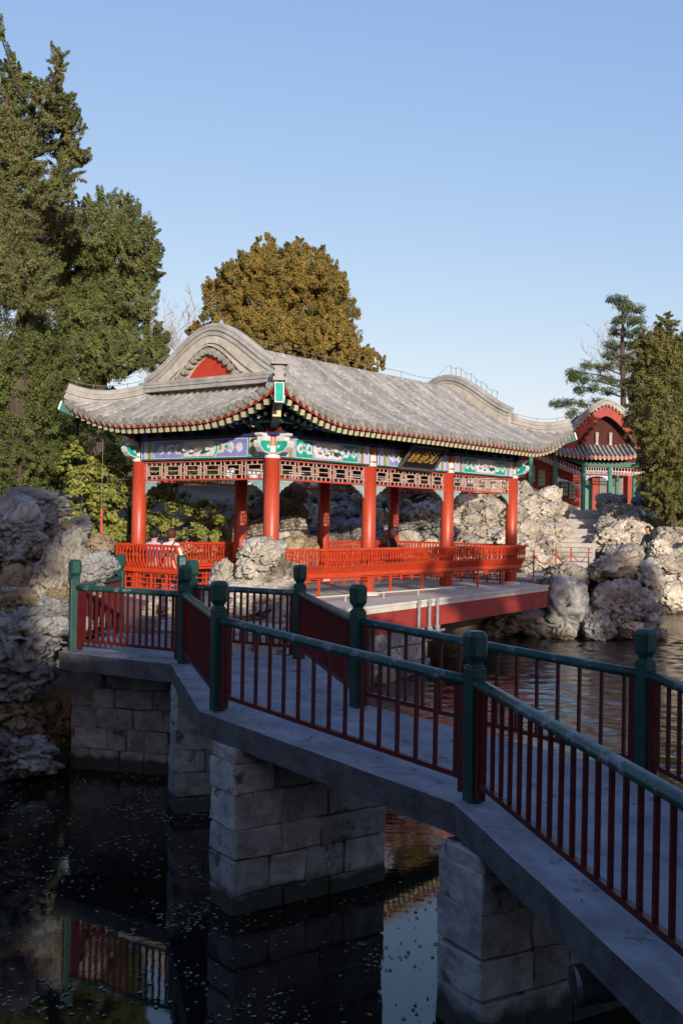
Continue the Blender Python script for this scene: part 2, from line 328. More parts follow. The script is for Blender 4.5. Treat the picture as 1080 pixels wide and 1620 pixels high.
for _ in range(46):                                        # wind ripples: a sum of small wave trains
    lam = wr.uniform(.22, .75); an = R(75)+wr.normal()*.75; kx, ky = math.cos(an)*2*math.pi/lam, math.sin(an)*2*math.pi/lam
    WZ += lam*.0052*np.sin(kx*WX+ky*WY+wr.uniform(0, 6.28))
fade = sstep(9.2, 15, WY+.25*WX)*sstep(33, 29, WY)*sstep(-1.9, .6, WX)*sstep(13.3, 11.5, WX)
WZ *= fade*(.55+.45*np.sin(WX*.45+1)*np.cos(WY*.33))
wv = np.stack([WX, WY, WZ], -1).reshape(-1, 3); ny_ = len(wy_); ii = (np.arange(len(wx_)-1)[:, None]*ny_+np.arange(ny_-1)[None]).reshape(-1)
wme = bpy.data.meshes.new('water'); wme.from_pydata(wv.tolist(), [], np.stack([ii, ii+ny_, ii+ny_+1, ii+1], -1).tolist()); wme.materials.append(wm); wme.polygons.foreach_set('use_smooth', [True]*len(ii))
tag(put('water', wme), kind='structure')

# ================================================================= THE ZIGZAG BRIDGE
def q3(x, y): return Vector((x, y, ZD))
# near-side and far-side post feet, in order from the camera's end of the bridge
NEARZ = [-.50, -.16, 0, 0, 0, 0]; FARZ = [-.52, -.21, -.035, 0, 0, 0]     # the deck climbs gently towards the pavilion
NEAR = [(2.42, .60), (.874, 6.81), (-1.006, 8.95), (-1.70, 11.75), (-3.12, 12.60), (-3.00, 14.6)]
FAR = [(3.85, 1.40), (2.20, 7.66), (.168, 9.40), (-.460, 12.3), (-1.80, 13.05), (-2.16, 14.6)]
bridge = empty('zigzag_bridge', (0, 0, 0))
tag(bridge, 'zigzag footbridge with green posts, dark red balusters and stone piers', 'footbridge')
def off(P, dist, side):
    out = []
    for i, p in enumerate(P):
        p = Vector(p); ns = []
        for j in (i-1, i):
            if 0 <= j < len(P)-1:
                d = (Vector(P[j+1])-Vector(P[j])).normalized(); ns.append(Vector((-d.y, d.x))*side)
        m_ = sum(ns, Vector((0, 0))).normalized(); k = 1/max(.5, m_.dot(ns[0])); out.append(p+m_*dist*k)
    return out
OUTN = off(NEAR, .15, 1); OUTF = off(FAR, .14, -1)
TH = .20
def slab(i):
    b = MB(); a, c, d, e = OUTN[i], OUTN[i+1], OUTF[i+1], OUTF[i]
    # slab with a rough front edge: subdivided edge strip
    N = 14; vt = []; vb = []
    rr = random.Random(i+3)
    for k in range(N+1):
        p = a.lerp(c, k/N); jit = 0 if k in (0, N) else rr.uniform(-.006, .006)
        nrm = Vector((-(c-a).y, (c-a).x)).normalized()
        zk = ZD+NEARZ[i]+(NEARZ[i+1]-NEARZ[i])*k/N; vt.append((*(p+nrm*jit), zk)); vb.append((*(p+nrm*(jit*1.5-.015)), zk-TH+rr.uniform(-.006, .006)))
    for k in range(N+1):
        p = e.lerp(d, k/N); zk = ZD+FARZ[i]+(FARZ[i+1]-FARZ[i])*k/N; vt.append((*p, zk)); vb.append((*p, zk-TH))
    V = vt+vb; K = 2*N+2; F = []
    for k in range(N):
        F += [(k, k+1, N+1+k+1, N+1+k), (K+k, K+N+1+k, K+N+2+k, K+k+1), (k, K+k, K+k+1, k+1), (N+1+k, N+2+k, K+N+2+k, K+N+1+k)]
    F += [(0, N+1, K+N+1, K), (N, K+N, K+2*N+1, 2*N+1)]
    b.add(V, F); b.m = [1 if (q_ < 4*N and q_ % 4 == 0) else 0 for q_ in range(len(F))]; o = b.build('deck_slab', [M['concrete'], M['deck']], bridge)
for i in range(5): slab(i)

PH = 1.08
pm = MB()
pm.box((0, 0, .425), (.108, .108, .85)); pm.box((0, 0, .857), (.092, .092, .016))
post_me = bevel(pm.mesh('post', M['green']), .012, 2)
cm = MB()
def chsq(r, c): return [(r, -r+c), (r, r-c), (r-c, r), (-r+c, r), (-r, r-c), (-r, -r+c), (-r+c, -r), (r-c, -r)]
prof = [(.038, .862, .012), (.040, .885, .012), (.060, .912, .022), (.066, .928, .026), (.067, 1.045, .026), (.061, 1.064, .024), (.044, PH, .018)]
V = []; F = []
for r, z, c in prof: V += [(x, y, z) for x, y in chsq(r, c)]
for i in range(len(prof)-1):
    for k in range(8): F.append((i*8+k, i*8+(k+1) % 8, (i+1)*8+(k+1) % 8, (i+1)*8+k))
F += [tuple(range(7, -1, -1)), tuple(range((len(prof)-1)*8, len(prof)*8))]
cm.add(V, F); cap_me = cm.mesh('post_cap', M['green'])
bm_ = MB(); bm_.box((0, 0, .0), (.023, .023, 1.0)); bal_me = bm_.mesh('baluster', M['bridge_red'])
jm = MB(); jm.box((0, 0, .0), (.05, .05, 1.0)); jamb_me = jm.mesh('jamb', M['bridge_red'])
def rails(P, spacings, Z):
    for i, p in enumerate(P):
        d = None
        if i < len(P)-1: d = Vector(P[i+1])-Vector(p)
        if i > 0:
            d0 = Vector(p)-Vector(P[i-1]); d = d0 if d is None else d.normalized()+d0.normalized()
        rz = math.atan2(d.y, d.x)+rnd.uniform(-.02, .02)
        po = put('post', post_me, bridge, (p[0], p[1], ZD+Z[i]), (rnd.uniform(-.006, .006), .008, rz))
        put('post_cap', cap_me, po)
    for i in range(len(P)-1):
        a, c = Vector((*P[i], 0)), Vector((*P[i+1], 0)); d = (c-a).normalized(); L = (c-a).length; rz = math.atan2(d.y, d.x)
        zt, zb = ZD+.79, ZD+.135; za_ = Z[i]; zs_ = Z[i+1]-Z[i]
        b = MB(); N = 10
        ring = [(math.cos(t)*.047, math.sin(t)*(.042 if math.sin(t) > 0 else .03)) for t in [k*2*math.pi/10 for k in range(10)]]
        sag = rnd.uniform(-.008, .004)
        path = [a+d*(.06+(L-.12)*k/N)+Vector((0, 0, za_+zs_*k/N+zt-.042+sag*math.sin(math.pi*k/N))) for k in range(N+1)]
        b.sweep(path, ring, Vector((-d.y, d.x, 0))); b.build('handrail', M['green_rail'], bridge, smooth=True)
        MB().bar(a+d*.06+Vector((0, 0, zb+za_)), c-d*.06+Vector((0, 0, zb+za_+zs_)), .036, .034).build('bottom_rail', M['bridge_red'], bridge)
        zl = zt-.07-zb; zc = (zt-.07+zb)/2+.015
        for s in (.095, L-.095):
            p = a+d*s; put('jamb', jamb_me, bridge, (p.x, p.y, za_+zs_*s/L+ZD+(.79-.06)/2+.02), (0, 0, rz), (1, 1, .70))
        nb_ = max(3, int(round((L-.3)/spacings[i]))+1)
        for k in range(nb_):
            p = a+d*(.165+(L-.33)*k/(nb_-1)); put('baluster', bal_me, bridge, (p.x, p.y, zc+za_+zs_*k/(nb_-1)), (rnd.uniform(-.004, .004), rnd.uniform(-.004, .004), rz), (1, 1, zl))
rails(NEAR, [.135, .18, .12, .095, .095], NEARZ)
rails(FAR, [.135, .18, .12, .095, .095], FARZ)
# piers: a core of mortar with separate stone blocks round it
blk_mes = []
for k in range(6):
    rr = random.Random(k); b = MB(); b.box((0, 0, 0), (1, 1, 1)); me = b.mesh('stone_block', M['stone_block'])
    blk_mes.append(me)
def make_block(parent, c, dims, rz, seed):
    rr = random.Random(seed); N = 3
    bm = bmesh.new(); bmesh.ops.create_cube(bm, size=1)
    for v in bm.verts: v.co = Vector((v.co.x*dims[0], v.co.y*dims[1], v.co.z*dims[2])) + Vector([rr.uniform(-.012, .012) for _ in range(3)])
    bmesh.ops.bevel(bm, geom=bm.edges[:], offset=.009, segments=1, affect='EDGES', clamp_overlap=True)
    bmesh.ops.subdivide_edges(bm, edges=[e for e in bm.edges if e.calc_length() > .1], cuts=2, use_grid_fill=True)
    for v in bm.verts: v.co += Vector([rr.uniform(-.005, .005) for _ in range(3)])
    me = bpy.data.meshes.new('stone_block'); bm.to_mesh(me); bm.free(); me.materials.append(M['stone_block'])
    return put('stone_block', me, parent, c, (0, 0, rz))
def pier(c, dirv, wid, thick, ztop, hs, seed):
    """wall pier: wid along dirv, thick across; courses of blocks on all four faces"""
    dirv = Vector((*dirv, 0)).normalized(); nv = Vector((-dirv.y, dirv.x, 0)); rz = math.atan2(dirv.y, dirv.x); rr = random.Random(seed)
    p = empty('pier', (c[0], c[1], 0)); p.parent = bridge
    MB().box((0, 0, (ztop-1)/2), (wid-.08, thick-.08, ztop+1), rz=rz).build('mortar_core', M['mortar'], p)
    z = -.78; k = 0
    while z < ztop-.05:
        h = min(hs[k % len(hs)], ztop-z); cuts = [-wid/2]
        while cuts[-1] < wid/2-.01:
            w = rr.uniform(.24, .50); nx_ = cuts[-1]+w
            if wid/2-nx_ < .22: nx_ = wid/2
            cuts.append(nx_)
        for a, b in zip(cuts[:-1], cuts[1:]):
            cc = dirv*((a+b)/2)
            jx = rr.uniform(-.008, .008)
            make_block(p, (cc.x+nv.x*jx, cc.y+nv.y*jx, z+h/2), (b-a-.006, thick+rr.uniform(-.02, .012), h-.008), rz, rr.random())
        z += h; k += 1
hs = [.28, .24, .26, .16, .27, .24]
pier((-.30, 9.03), (1.15, .80), 1.50, .42, ZD-TH-.01, hs, 1)
pier((1.50, 7.03), (.86, .50), 1.70, .46, ZD-.19-TH, [.25, .28, .24, .27], 2)
pier((-1.13, 11.72), (1.2, .42), 1.35, .40, ZD-TH-.01, [.24, .22, .25, .23, .26], 3)
pier((-2.50, 13.30), (1.25, -.28), 1.55, .45, ZD-TH-.01, [.27, .25, .23, .28], 4)
# cable pipe and floodlight under the near span
b = MB(); aa = Vector((*OUTN[1], 0)); cc = Vector((*OUTN[0], 0)); dd = (cc-aa).normalized(); nn = Vector((-dd.y, dd.x, 0))
b.tube([aa+dd*s+nn*.10+Vector((0, 0, ZD-.16-.056*s-TH-.035+.004*math.sin(s*4))) for s in (.1, .8, 1.6, 2.4, 3.2, 4.0)], .022, 8)
b.build('cable_pipe', M['concrete'], bridge)
fl = empty('floodlight', (0, 0, 0)); tag(fl, 'grey cylindrical floodlight hung under the near end of the bridge', 'floodlight')
fp = on_z(945, 1560, .62) if False else Vector((1.33, 5.35, .84))
b = MB(); ring = [Vector((math.sin(.5)*s-.0, -math.cos(.5)*s*.2, -.02*s)) for s in (0, .02, .24, .26)]
b.tube([fp+Vector((-.13, 0, 0)), fp+Vector((-.12, 0, 0)), fp+Vector((.12, .05, .02)), fp+Vector((.14, .05, .02))], [.085, .1, .1, .06], 16); b.build('housing', M['lamp_grey'], fl, smooth=False)
b = MB(); b.bar(fp+Vector((.02, .02, .08)), fp+Vector((.02, .02, ZD-.235-TH-fp.z)), .03, .03); b.build('bracket', M['lamp_grey'], fl)
b = MB(); b.tube([fp+Vector((-.133, 0, 0)), fp+Vector((-.128, 0, 0))], .075, 16); b.build('lens', M['black'], fl)
# ================================================================= THE PAVILION
LX = PB*3; OV = 1.2; SM = (PW+2*OV)/2; GI = 1.34            # length, eave overhang, eave-to-ridge, gable inset from the eave
TL, TW = LX+2*OV, PW+2*OV
pv = empty('waterside_pavilion', PC, math.atan2(DU.y, DU.x))
tag(pv, 'red columned open pavilion with grey tiled hip-and-gable roof beside the pond', 'pavilion')
def prof_z(s):
    if s <= 2.7: return 3.5+.42*s+.06*s*s
    x = s-2.7; return 3.5+.42*2.7+.06*2.7**2+.744*x-.93*x*x
def lift(c, s): return .60*max(0, 1-c/2.3)**2*max(0, 1-s/2.2)
def rz_(c, s, L): c = min(c, L-c); return prof_z(s)+lift(c, s)
SIDES = {'front': (lambda c, s, z: (c-OV, s-OV, z), TL, 0.0, (0, 0)), 'left': (lambda c, s, z: (s-OV, c-OV, z), TW, -math.pi/2, (0, PW)),
         'rear': (lambda c, s, z: (c-OV, PW+OV-s, z), TL, math.pi, (LX, PW)), 'right': (lambda c, s, z: (LX+OV-s, c-OV, z), TW, math.pi/2, (LX, 0))}
# columns
b = MB(); b.lathe([(.158, 0.0), (.158, 1.2), (.150, 2.79)], 20); col_me = b.mesh('column', M['red'], True)
for e in col_me.polygons: e.use_smooth = len(e.vertices) == 4
b = MB(); b.lathe([(.152, 2.79), (.156, 2.795), (.156, 2.86), (.150, 2.865)], 20); band_me = b.mesh('column_band', M['white'])
b = MB(); b.lathe([(.150, 2.865), (.150, 3.20)], 20); neck_me = b.mesh('column_neck', M['red'], False)
b = MB(); b.lathe([(.152, 2.90), (.1525, 2.905), (.1525, 3.02), (.152, 3.022)], 20); nband_me = b.mesh('neck_band', M['white'])
b = MB(); b.lathe([(.25, -.06), (.25, .02), (.19, .06), (.162, .07)], 20); base_me = b.mesh('column_base', M['platform'])
for j in (0, 1):
    for i in range(4):
        c = put('column', col_me, pv, (PB*i, PW*j, 0)); put('column_band', band_me, c); put('column_neck', neck_me, c); put('neck_band', nband_me, c); put('column_base', base_me, c)
# roof: pan surface, tile rows, eave tiles, fascia, rafters
roof = empty('roof', (0, 0, 0)); roof.parent = pv
NC = 64
for name, (fn, L, th, lo) in SIDES.items():
    smax = SM if name in ('front', 'rear') else GI+.06
    ss = np.linspace(0, smax, 22); V = []; F = []
    for s in ss:
        c0 = min(s, GI)
        for j in range(NC+1):
            c = c0+(L-2*c0)*j/NC; V.append(fn(c, s, rz_(c, s, L)))
    for i in range(len(ss)-1):
        for j in range(NC): a = i*(NC+1)+j; F.append((a, a+1, a+NC+2, a+NC+1))
    MB().add(V, F).build('roof_pan', M['tile_base'], roof, smooth=True)
    V = []; F = []; ss = np.linspace(.04, 1.55, 10)
    for s in ss:
        for j in range(NC+1):
            c = s+(L-2*s)*j/NC; V.append(fn(c, s, rz_(c, s, L)-.115-.02*s))
    for i in range(len(ss)-1):
        for j in range(NC): a = i*(NC+1)+j; F.append((a, a+1, a+NC+2, a+NC+1))
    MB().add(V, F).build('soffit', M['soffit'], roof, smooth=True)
    b = MB(); pts = []
    for j in range(NC*2+1):
        c = .05+(L-.1)*j/(NC*2); pts.append(Vector(fn(c, .05, rz_(c, 0, L)-.062)))
    side = Vector(fn(0, 1, 0))-Vector(fn(0, 0, 0))
    b.sweep(pts, [(-.012, -.045), (.012, -.045), (.012, .05), (-.012, .05)], side); b.build('eave_board', M['fascia'], roof)
SP = .185
# shared eave pieces
b = MB(); b.tube([(0, -.012, 0), (0, .03, .012)], [.078, .072], 14); b.tube([(0, -.018, 0), (0, -.0125, 0)], [.056, .056], 10); tend_me = b.mesh('tile_end', M['tile_end'])
b = MB(); b.prism([(-.095, .035), (.095, .035), (.09, -.01), (.05, -.06), (0, -.11), (-.05, -.06), (-.09, -.01)], 'y', -.006, .006); drip_me = b.mesh('drip_tile', M['tile_end'])
b = MB(); b.bb(-.056, .056, .003, 1.0, -.105, 0, 0); b.bb(-.057, .057, -.004, .002, -.106, .001, 1); raft_me = b.mesh('rafter', [M['rafter'], M['cream']])
b = MB(); b.tube([(0, .004, 0), (0, .8, 0)], .043, 8); b.tube([(0, -.004, 0), (0, .003, 0)], .044, 10, 1); rraft_me = b.mesh('round_rafter', [M['rafter'], M['white']])
for name in ('front', 'left'):
    fn, L, th, lo = SIDES[name]; n_ = int((L-.12)/SP); c_0 = (L-(n_-1)*SP)/2
    rr = random.Random(len(name))
    for k in range(n_):
        c = c_0+k*SP; cm_ = min(c, L-c)
        smax = (SM if cm_ > GI+.12 else cm_-.06) if name == 'front' else min(cm_-.06, GI-.04)
        if smax > .15:
            V = []; F = []; s = 0.0; ring = 0; axd = Vector(fn(1, 0, 0))-Vector(fn(0, 0, 0))
            seg = .26; off0 = rr.uniform(0, .02)
            while s < smax-.02:
                s1 = min(s+seg, smax)
                for (q, rad) in ((s, .076+rr.uniform(-.004, .004)), (s1, .062)):
                    p = Vector(fn(c+rr.uniform(-.003, .003), q, rz_(c, q, L)+.008))
                    for a in (0, 45, 90, 135, 180):
                        V.append(p+axd*(math.cos(R(a))*rad)+Vector((0, 0, math.sin(R(a))*rad*1.05)))
                base = ring*5
                for k5 in range(4): F.append((base+k5, base+k5+1, base+5+k5+1, base+5+k5))
                F.append((base, base+1, base+2, base+3, base+4)); ring += 2; s = s1
            MB().add(V, F).build('tile_row', M['tile'], roof)
        ze = rz_(c, 0, L)
        sl_ = (rz_(c+.05, 0, L)-rz_(c-.05, 0, L))/.1
        roll = -math.atan(sl_) if name == 'front' else math.atan(sl_)
        p = fn(c, -.01, ze+.012); put('tile_end', tend_me, roof, p, (0, 0, th))
        if k < n_-1:
            c2 = c+SP/2; p = fn(c2, .005, rz_(c2, 0, L)-.012); put('drip_tile', drip_me, roof, p, (.12, roll*-1 if False else 0, th))
        ln = max(.12, min(.95, cm_-.12)); p = fn(c, .10, ze-.112); put('rafter', raft_me, roof, p, (.30, 0, th), (1, ln, 1))
        if cm_ > .75:
            ln = max(.1, min(.9, cm_-.68)); zr = rz_(c, .5, L); p = fn(c, .52, zr-.34); put('round_rafter', rraft_me, roof, p, (.34, 0, th), (1, ln, 1))
# ridges
BAND_ = [(-.12, 0), (.12, 0), (.12, .055), (.085, .065), (.085, .11), (.125, .12), (.125, .165), (.085, .175), (.085, .205), (.10, .215), (.095, .27), (.055, .305), (-.055, .305), (-.095, .27), (-.10, .215), (-.085, .205), (-.085, .175), (-.125, .165), (-.125, .12), (-.085, .11), (-.085, .065), (-.12, .055)]
BAND = [(u*.86, v*.84) for u, v in BAND_]; SMALL = [(u*.78, v*.74) for u, v in BAND_]; HIP = [(u*.95, v*1.12-.03) for u, v in BAND_]
for gx_, sg in ((GI-OV, 1), (LX-(GI-OV), -1)):
    path = []; ym = PW/2
    for k in range(-24, 25):
        t = k/24; g_ = (math.sqrt(1.09)-math.sqrt(t*t+.09))/(math.sqrt(1.09)-.3); g_ = .55*g_+.45*(.5+.5*math.cos(math.pi*t)); path.append((gx_+sg*.12, ym+t*1.93, 4.40+.98*g_))
    MB().sweep(path, [(u*.92, v*.84) for u, v in BAND_], (1, 0, 0)).build('gable_ridge', M['ridge'], roof)
    # gable wall
    xg = gx_+sg*.04; zb = prof_z(GI)+.16; poly = [(p[1], p[2]+.015) for p in path]
    pl = [(poly[0][0], zb-.45)]+poly+[(poly[-1][0], zb-.45)]
    MB().prism(pl, 'x', xg, xg+sg*.18).build('gable_wall', M['plaster'], roof)
    # red gable panel with its fringe of round tile ends
    ym = PW/2; arc = []
    for k in range(-8, 9):
        t = k/8; y = ym+t*.62; z = zb+.19+.42*(1-abs(t)**1.8); arc.append((y, z))
    pan = [(ym-.62, zb+.14)]+arc+[(ym+.62, zb+.14)]
    MB().prism(pan, 'x', xg-sg*.012, xg+sg*.03).build('gable_panel', M['gable_red'], roof)
    b = MB(); b.tube([(0, 0, 0), (-sg*.14, 0, 0)], .072, 10); te = b.mesh('gable_tile_end', M['tile_end'])
    b = MB(); b.tube([(0, 0, 0), (-sg*.10, 0, 0)], .062, 10); te2 = te
    for k in range(-6, 7):
        t = k/6; y = ym+t*.80; z = zb+.20+.51*(1-abs(t)**1.65); put('gable_tile_end', te, roof, (xg, y, z))
    # hood over the tile ends: a thin brick course following the fringe
    pth = [(xg-sg*.05, ym+t*.92, zb+.22+.60*(1-abs(t)**1.6)) for t in [q/12 for q in range(-12, 13)]]
    MB().sweep(pth, [(-.05, 0), (.05, 0), (.05, .035), (-.05, .035)], (1, 0, 0)).build('gable_hood', M['plaster'], roof)
    # ridge at the foot of the gable
    y0, y1 = ym-1.97, ym+1.97; zz = prof_z(GI)+.10
    MB().sweep([(gx_-sg*.10, y0+(y1-y0)*k/6, zz) for k in range(7)], SMALL, (1, 0, 0)).build('skirt_ridge', M['ridge'], roof)
    # hip ridges
    for (cy, fy) in ((0, 1), (PW, -1)):
        path = []
        for k in range(15):
            q = (GI+.02)-(GI-.04)*k/14; z = prof_z(q)+lift(q, q)-.03+.10*max(0, 1-q/.9)**2
            X = (-OV+q) if sg > 0 else (LX+OV-q); Y = (-OV+q) if fy > 0 else (PW+OV-q); path.append((X, Y, z))
        d = Vector((path[-1][0]-path[0][0], path[-1][1]-path[0][1], 0)).normalized()
        MB().sweep(path, HIP, (-d.y, d.x, 0)).build('hip_ridge', M['ridge'], roof)
        b = MB(); e = Vector(path[-2])+Vector((0, 0, .06)); a45 = math.atan2(d.y, d.x)
        b.box(e+Vector((0, 0, .32)), (.15, .15, .12), rz=a45); b.box(e+Vector((0, 0, .27)), (.30, .30, .045), rz=a45); b.box(e+Vector((0, 0, .15)), (.13, .13, .24), rz=a45); b.box(e+Vector((0, 0, .41)), (.17, .10, .07), rz=a45)
        if sg > 0 and fy > 0: b.build('ridge_finial', M['ridge'], roof)
        # corner beams
        cx_ = 0 if sg > 0 else LX; cyy = 0 if fy > 0 else PW
        o = Vector((-1 if sg > 0 else 1, -1 if fy > 0 else 1, 0)).normalized()
        st = Vector((cx_, cyy, 0)); tip = st+o*(OV*1.4142-.02)
        a_, m_, e_ = st+Vector((0, 0, 3.42)), st+o*1.05+Vector((0, 0, 3.60)), tip+Vector((0, 0, 3.93))
        cb = empty('corner_beam', (0, 0, 0)); cb.parent = roof
        MB().bar(a_, m_, .15, .20).build('beam_body', M['dteal'], cb)
        MB().bar(st+o*.80+Vector((0, 0, 3.62)), e_, .15, .19).build('flying_beam', M['dteal'], cb)
        dr = (e_-(st+o*.80+Vector((0, 0, 3.62)))).normalized()
        big = sg > 0 and fy > 0; hh_ = .40 if big else .20; dz_ = Vector((0, 0, -.06 if big else .02))
        MB().bar(e_+dz_, e_+dr*.03+dz_, .17, hh_).build('beam_end', M['white'], cb)
        MB().bar(e_+dr*.031+dz_, e_+dr*.05+dz_, .13, hh_-.05).build('beam_end_paint', M['teal'], cb)
        dm = (m_-a_).normalized(); MB().bar(m_, m_+dm*.02, .155, .205).build('lower_beam_end', M['cream'], cb)
        sd = Vector((-o.y, o.x, 0))
        for u in (-1, 1) if big else (): MB().bar(st+o*.85+Vector((0, 0, 3.57))+sd*(u*.078), e_+sd*(u*.078)+Vector((0, 0, -.08)), .008, .03).build('beam_edge_line', M['white'], cb)
# beams, painted bands, friezes, brackets ------------------------------------------------
def painted(Lb, scheme):
    b = MB(); mats = [M['white'], M['teal'], M['blue'], M['lilac'], M['olive'], M['dteal']]
    fld = 1 if scheme == 'teal' else 2; otl = 2 if scheme == 'teal' else 1
    z0, z1 = 2.83, 3.205; zc = (z0+z1)/2; h = z1-z0
    def pl(x0, x1, t, mi, za=z0, zb_=z1): b.bb(x0, x1, -.1-t, -.1, za, zb_, mi)
    x0, x1 = .155, Lb-.155; pl(x0, x1, .003, 0); pl(x0+.42, x1-.42, .006, fld, z0+.015, z1-.015)
    for sgn, e in ((1, x0), (-1, x1)):
        def st(a, w, mi, t): pl(min(e+sgn*a, e+sgn*(a+w)), max(e+sgn*a, e+sgn*(a+w)), t, mi)
        st(.03, .07, 3 if scheme == 'teal' else 2, .006); st(.125, .05, 3, .006); st(.20, .13, 4, .006); st(.33, .012, 0, .008); st(.36, .035, otl, .006)
    def blob(cx, cz, rx, rz2, t, mi, n=10, wob=0.0, sd=0):
        rr = random.Random(sd); b.prism([(cx+rx*math.cos(2*math.pi*k/n)*(1+rr.uniform(-wob, wob)), cz+rz2*math.sin(2*math.pi*k/n)*(1+rr.uniform(-wob, wob))) for k in range(n)], 'y', -.1-t, -.1, mi)
    c = Lb/2; w = .50
    def octa(g): return [(c-w-g, zc-.05-g*.5), (c-w+.08-g*.5, z0+.025-g*.45), (c+w-.08+g*.5, z0+.025-g*.45), (c+w+g, zc-.05-g*.5), (c+w+g, zc+.05+g*.5), (c+w-.08+g*.5, z1-.025+g*.45), (c-w+.08-g*.5, z1-.025+g*.45), (c-w-g, zc+.05+g*.5)]
    b.prism(octa(.045), 'y', -.112, -.1, 0); b.prism(octa(.022), 'y', -.115, -.1, otl); b.prism(octa(-.015), 'y', -.118, -.1, 0)
    for k in range(7): blob(c-.33+.11*k, zc-.02+.04*math.sin(k*2.1), .05, .035, .121, (4, 3, 5)[k % 3] if k % 2 else 0, 7, .3, k)
    for sgn in (-1, 1):
        for k, (dx, r_) in enumerate(((.60, .11), (.76, .075), (.88, .10))):
            xx = c+sgn*dx
            if x0+.44 < xx < x1-.44:
                blob(xx, zc+(.03 if k == 1 else 0), r_, r_*1.05, .0095, 0 if scheme == 'blue' or k != 1 else 3, 9, .18, k+3)
                blob(xx, zc+(.03 if k == 1 else 0), r_*.45, r_*.5, .0125, (4, 1, 3)[k] if scheme == 'blue' else 1, 7, .3, k+5)
        if Lb > 3.5:
            blob(c+sgn*1.12, zc, .10, .10, .0095, 0, 8, .2, 9)
    return b.mesh('painted_band', mats)
def frieze(Lb):
    b = MB(); z0, z1 = 2.41, 2.775; x0, x1 = .17, Lb-.17; th = .03
    b.bb(x0, x1, -.03, .03, z0-.035, z0, 1); b.bb(x0, x1, -.03, .03, z1-.025, z1, 1); b.bb(x0-.035, x0, -.03, .03, z0-.33, z1, 1); b.bb(x1, x1+.035, -.03, .03, z0-.33, z1, 1)
    nu = int(round((x1-x0)/.58)); w = (x1-x0)/nu; t = .008
    zA, zB = z0+.075, z1-.095
    def hb(xa, xb, z): b.bb(xa, xb, -.015, .015, z-t, z+t)
    def vb_(x, za, zb_): b.bb(x-t, x+t, -.013, .013, za, zb_)
    zm = (zA+zB)/2
    for k in range(nu):
        a = x0+k*w; c = a+w/2
        hb(a, a+w, zA); hb(a+.05, a+w-.05, zB); hb(a+.11, a+w-.11, zm)
        hb(a-.05, a+.05, zm+.07); hb(a-.05, a+.05, zm-.05)
        for x in (a+.05, a+w-.05): vb_(x, z0, z1-.025)
        for x in (a+.11, a+w-.11): vb_(x, zA, zB)
        for x in (c-.07, c+.07): vb_(x, z0, zA); vb_(x, zB, z1-.025)
    return b.mesh('frieze_lattice', [M['lat_pink'], M['lat_red']])
def spandrel(sgn):
    pts = [(0, 0), (.40, 0), (.36, -.04), (.30, -.06), (.25, -.11), (.17, -.12), (.12, -.17), (.05, -.20), (0, -.27)]
    b = MB(); b.prism([(sgn*x, z) for x, z in pts], 'y', -.018, .018); me = b.mesh('spandrel', M['spandrel']); return me
M['spandrel'] = mat('spandrel_paint', (.33, .42, .38), (.08, .24, .21), 30, .5, wear=((.60, .58, .55), 45, .55))
b = MB()                                                    # bracket arm: curled head
hd = [(.12, 0), (.12, .20), (-.20, .24), (-.36, .22), (-.44, .15), (-.42, .06), (-.34, .03), (-.30, .09), (-.22, .10), (-.12, .04), (-.06, 0)]
b.prism(hd, 'x', -.045, .045, 0); b.bb(-.10, .10, -.10, .10, -.07, -.002, 0); b.bb(-.22, .22, -.05, .05, .205, .285, 0)
def edge(pts):
    for p, q in zip(pts[:-1], pts[1:]):
        for sx_ in (-.047, .047): b.bar((sx_, p[0], p[1]), (sx_, q[0], q[1]), .006, .016, 1)
edge(hd[2:11])
br_g = b.mesh('bracket', [M['dteal'], M['white']]); br_b = br_g.copy(); br_b.materials.clear(); br_b.materials.append(M['dblue']); br_b.materials.append(M['white'])
fr_cache = {}
for name, (fn, L, th, lo) in SIDES.items():
    nb_ = 3 if name in ('front', 'rear') else 1; Lb = PB if nb_ == 3 else PW
    fr = fr_cache.setdefault(Lb, frieze(Lb))
    ca, sa = math.cos(th), math.sin(th)
    for k in range(nb_):
        a = k*Lb; base = Vector((lo[0]+ca*a, lo[1]+sa*a, 0))
        bm = MB(); bm.bb(.1, Lb-.1, -.1, .1, 2.80, 3.22)
        beam = bm.build('tie_beam', M['dteal'], pv, loc=base, rot=(0, 0, th))
        sch = 'blue' if (name == 'left' or k == 1) else 'teal'
        put('painted_band', painted(Lb, sch), beam)
        put('frieze_lattice', fr, pv, base, (0, 0, th))
        for sgn, x in ((1, .205), (-1, Lb-.205)):
            put('spandrel', spandrel(sgn), pv, base+Vector((ca*x, sa*x, 2.37)), (0, 0, th))
        nbk = 7 if nb_ == 3 else 8
        for q in range(nbk):
            x = Lb*(q+.5)/nbk
            put('bracket', br_g if q % 2 else br_b, pv, base+Vector((ca*x, sa*x, 3.35)), (0, 0, th))
    Lt = Lb*nb_; base = Vector((lo[0], lo[1], 0))
    bm = MB(); bm.bb(-.25, Lt+.25, -.15, .15, 3.222, 3.275); bm.build('cap_plate', M['dblue'], pv, loc=base, rot=(0, 0, th))
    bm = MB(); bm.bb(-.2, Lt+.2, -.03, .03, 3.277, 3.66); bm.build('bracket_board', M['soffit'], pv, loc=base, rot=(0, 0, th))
    bm = MB(); bm.tube([(-.3, -.38, 3.52), (Lt+.3, -.38, 3.52)], .08, 10); bm.build('eave_purlin', M['dteal'], pv, loc=base, rot=(0, 0, th))
# ceiling
bm = MB(); bm.bb(.1, LX-.1, .1, PW-.1, 3.30, 3.33); bm.build('ceiling', M['soffit'], pv)
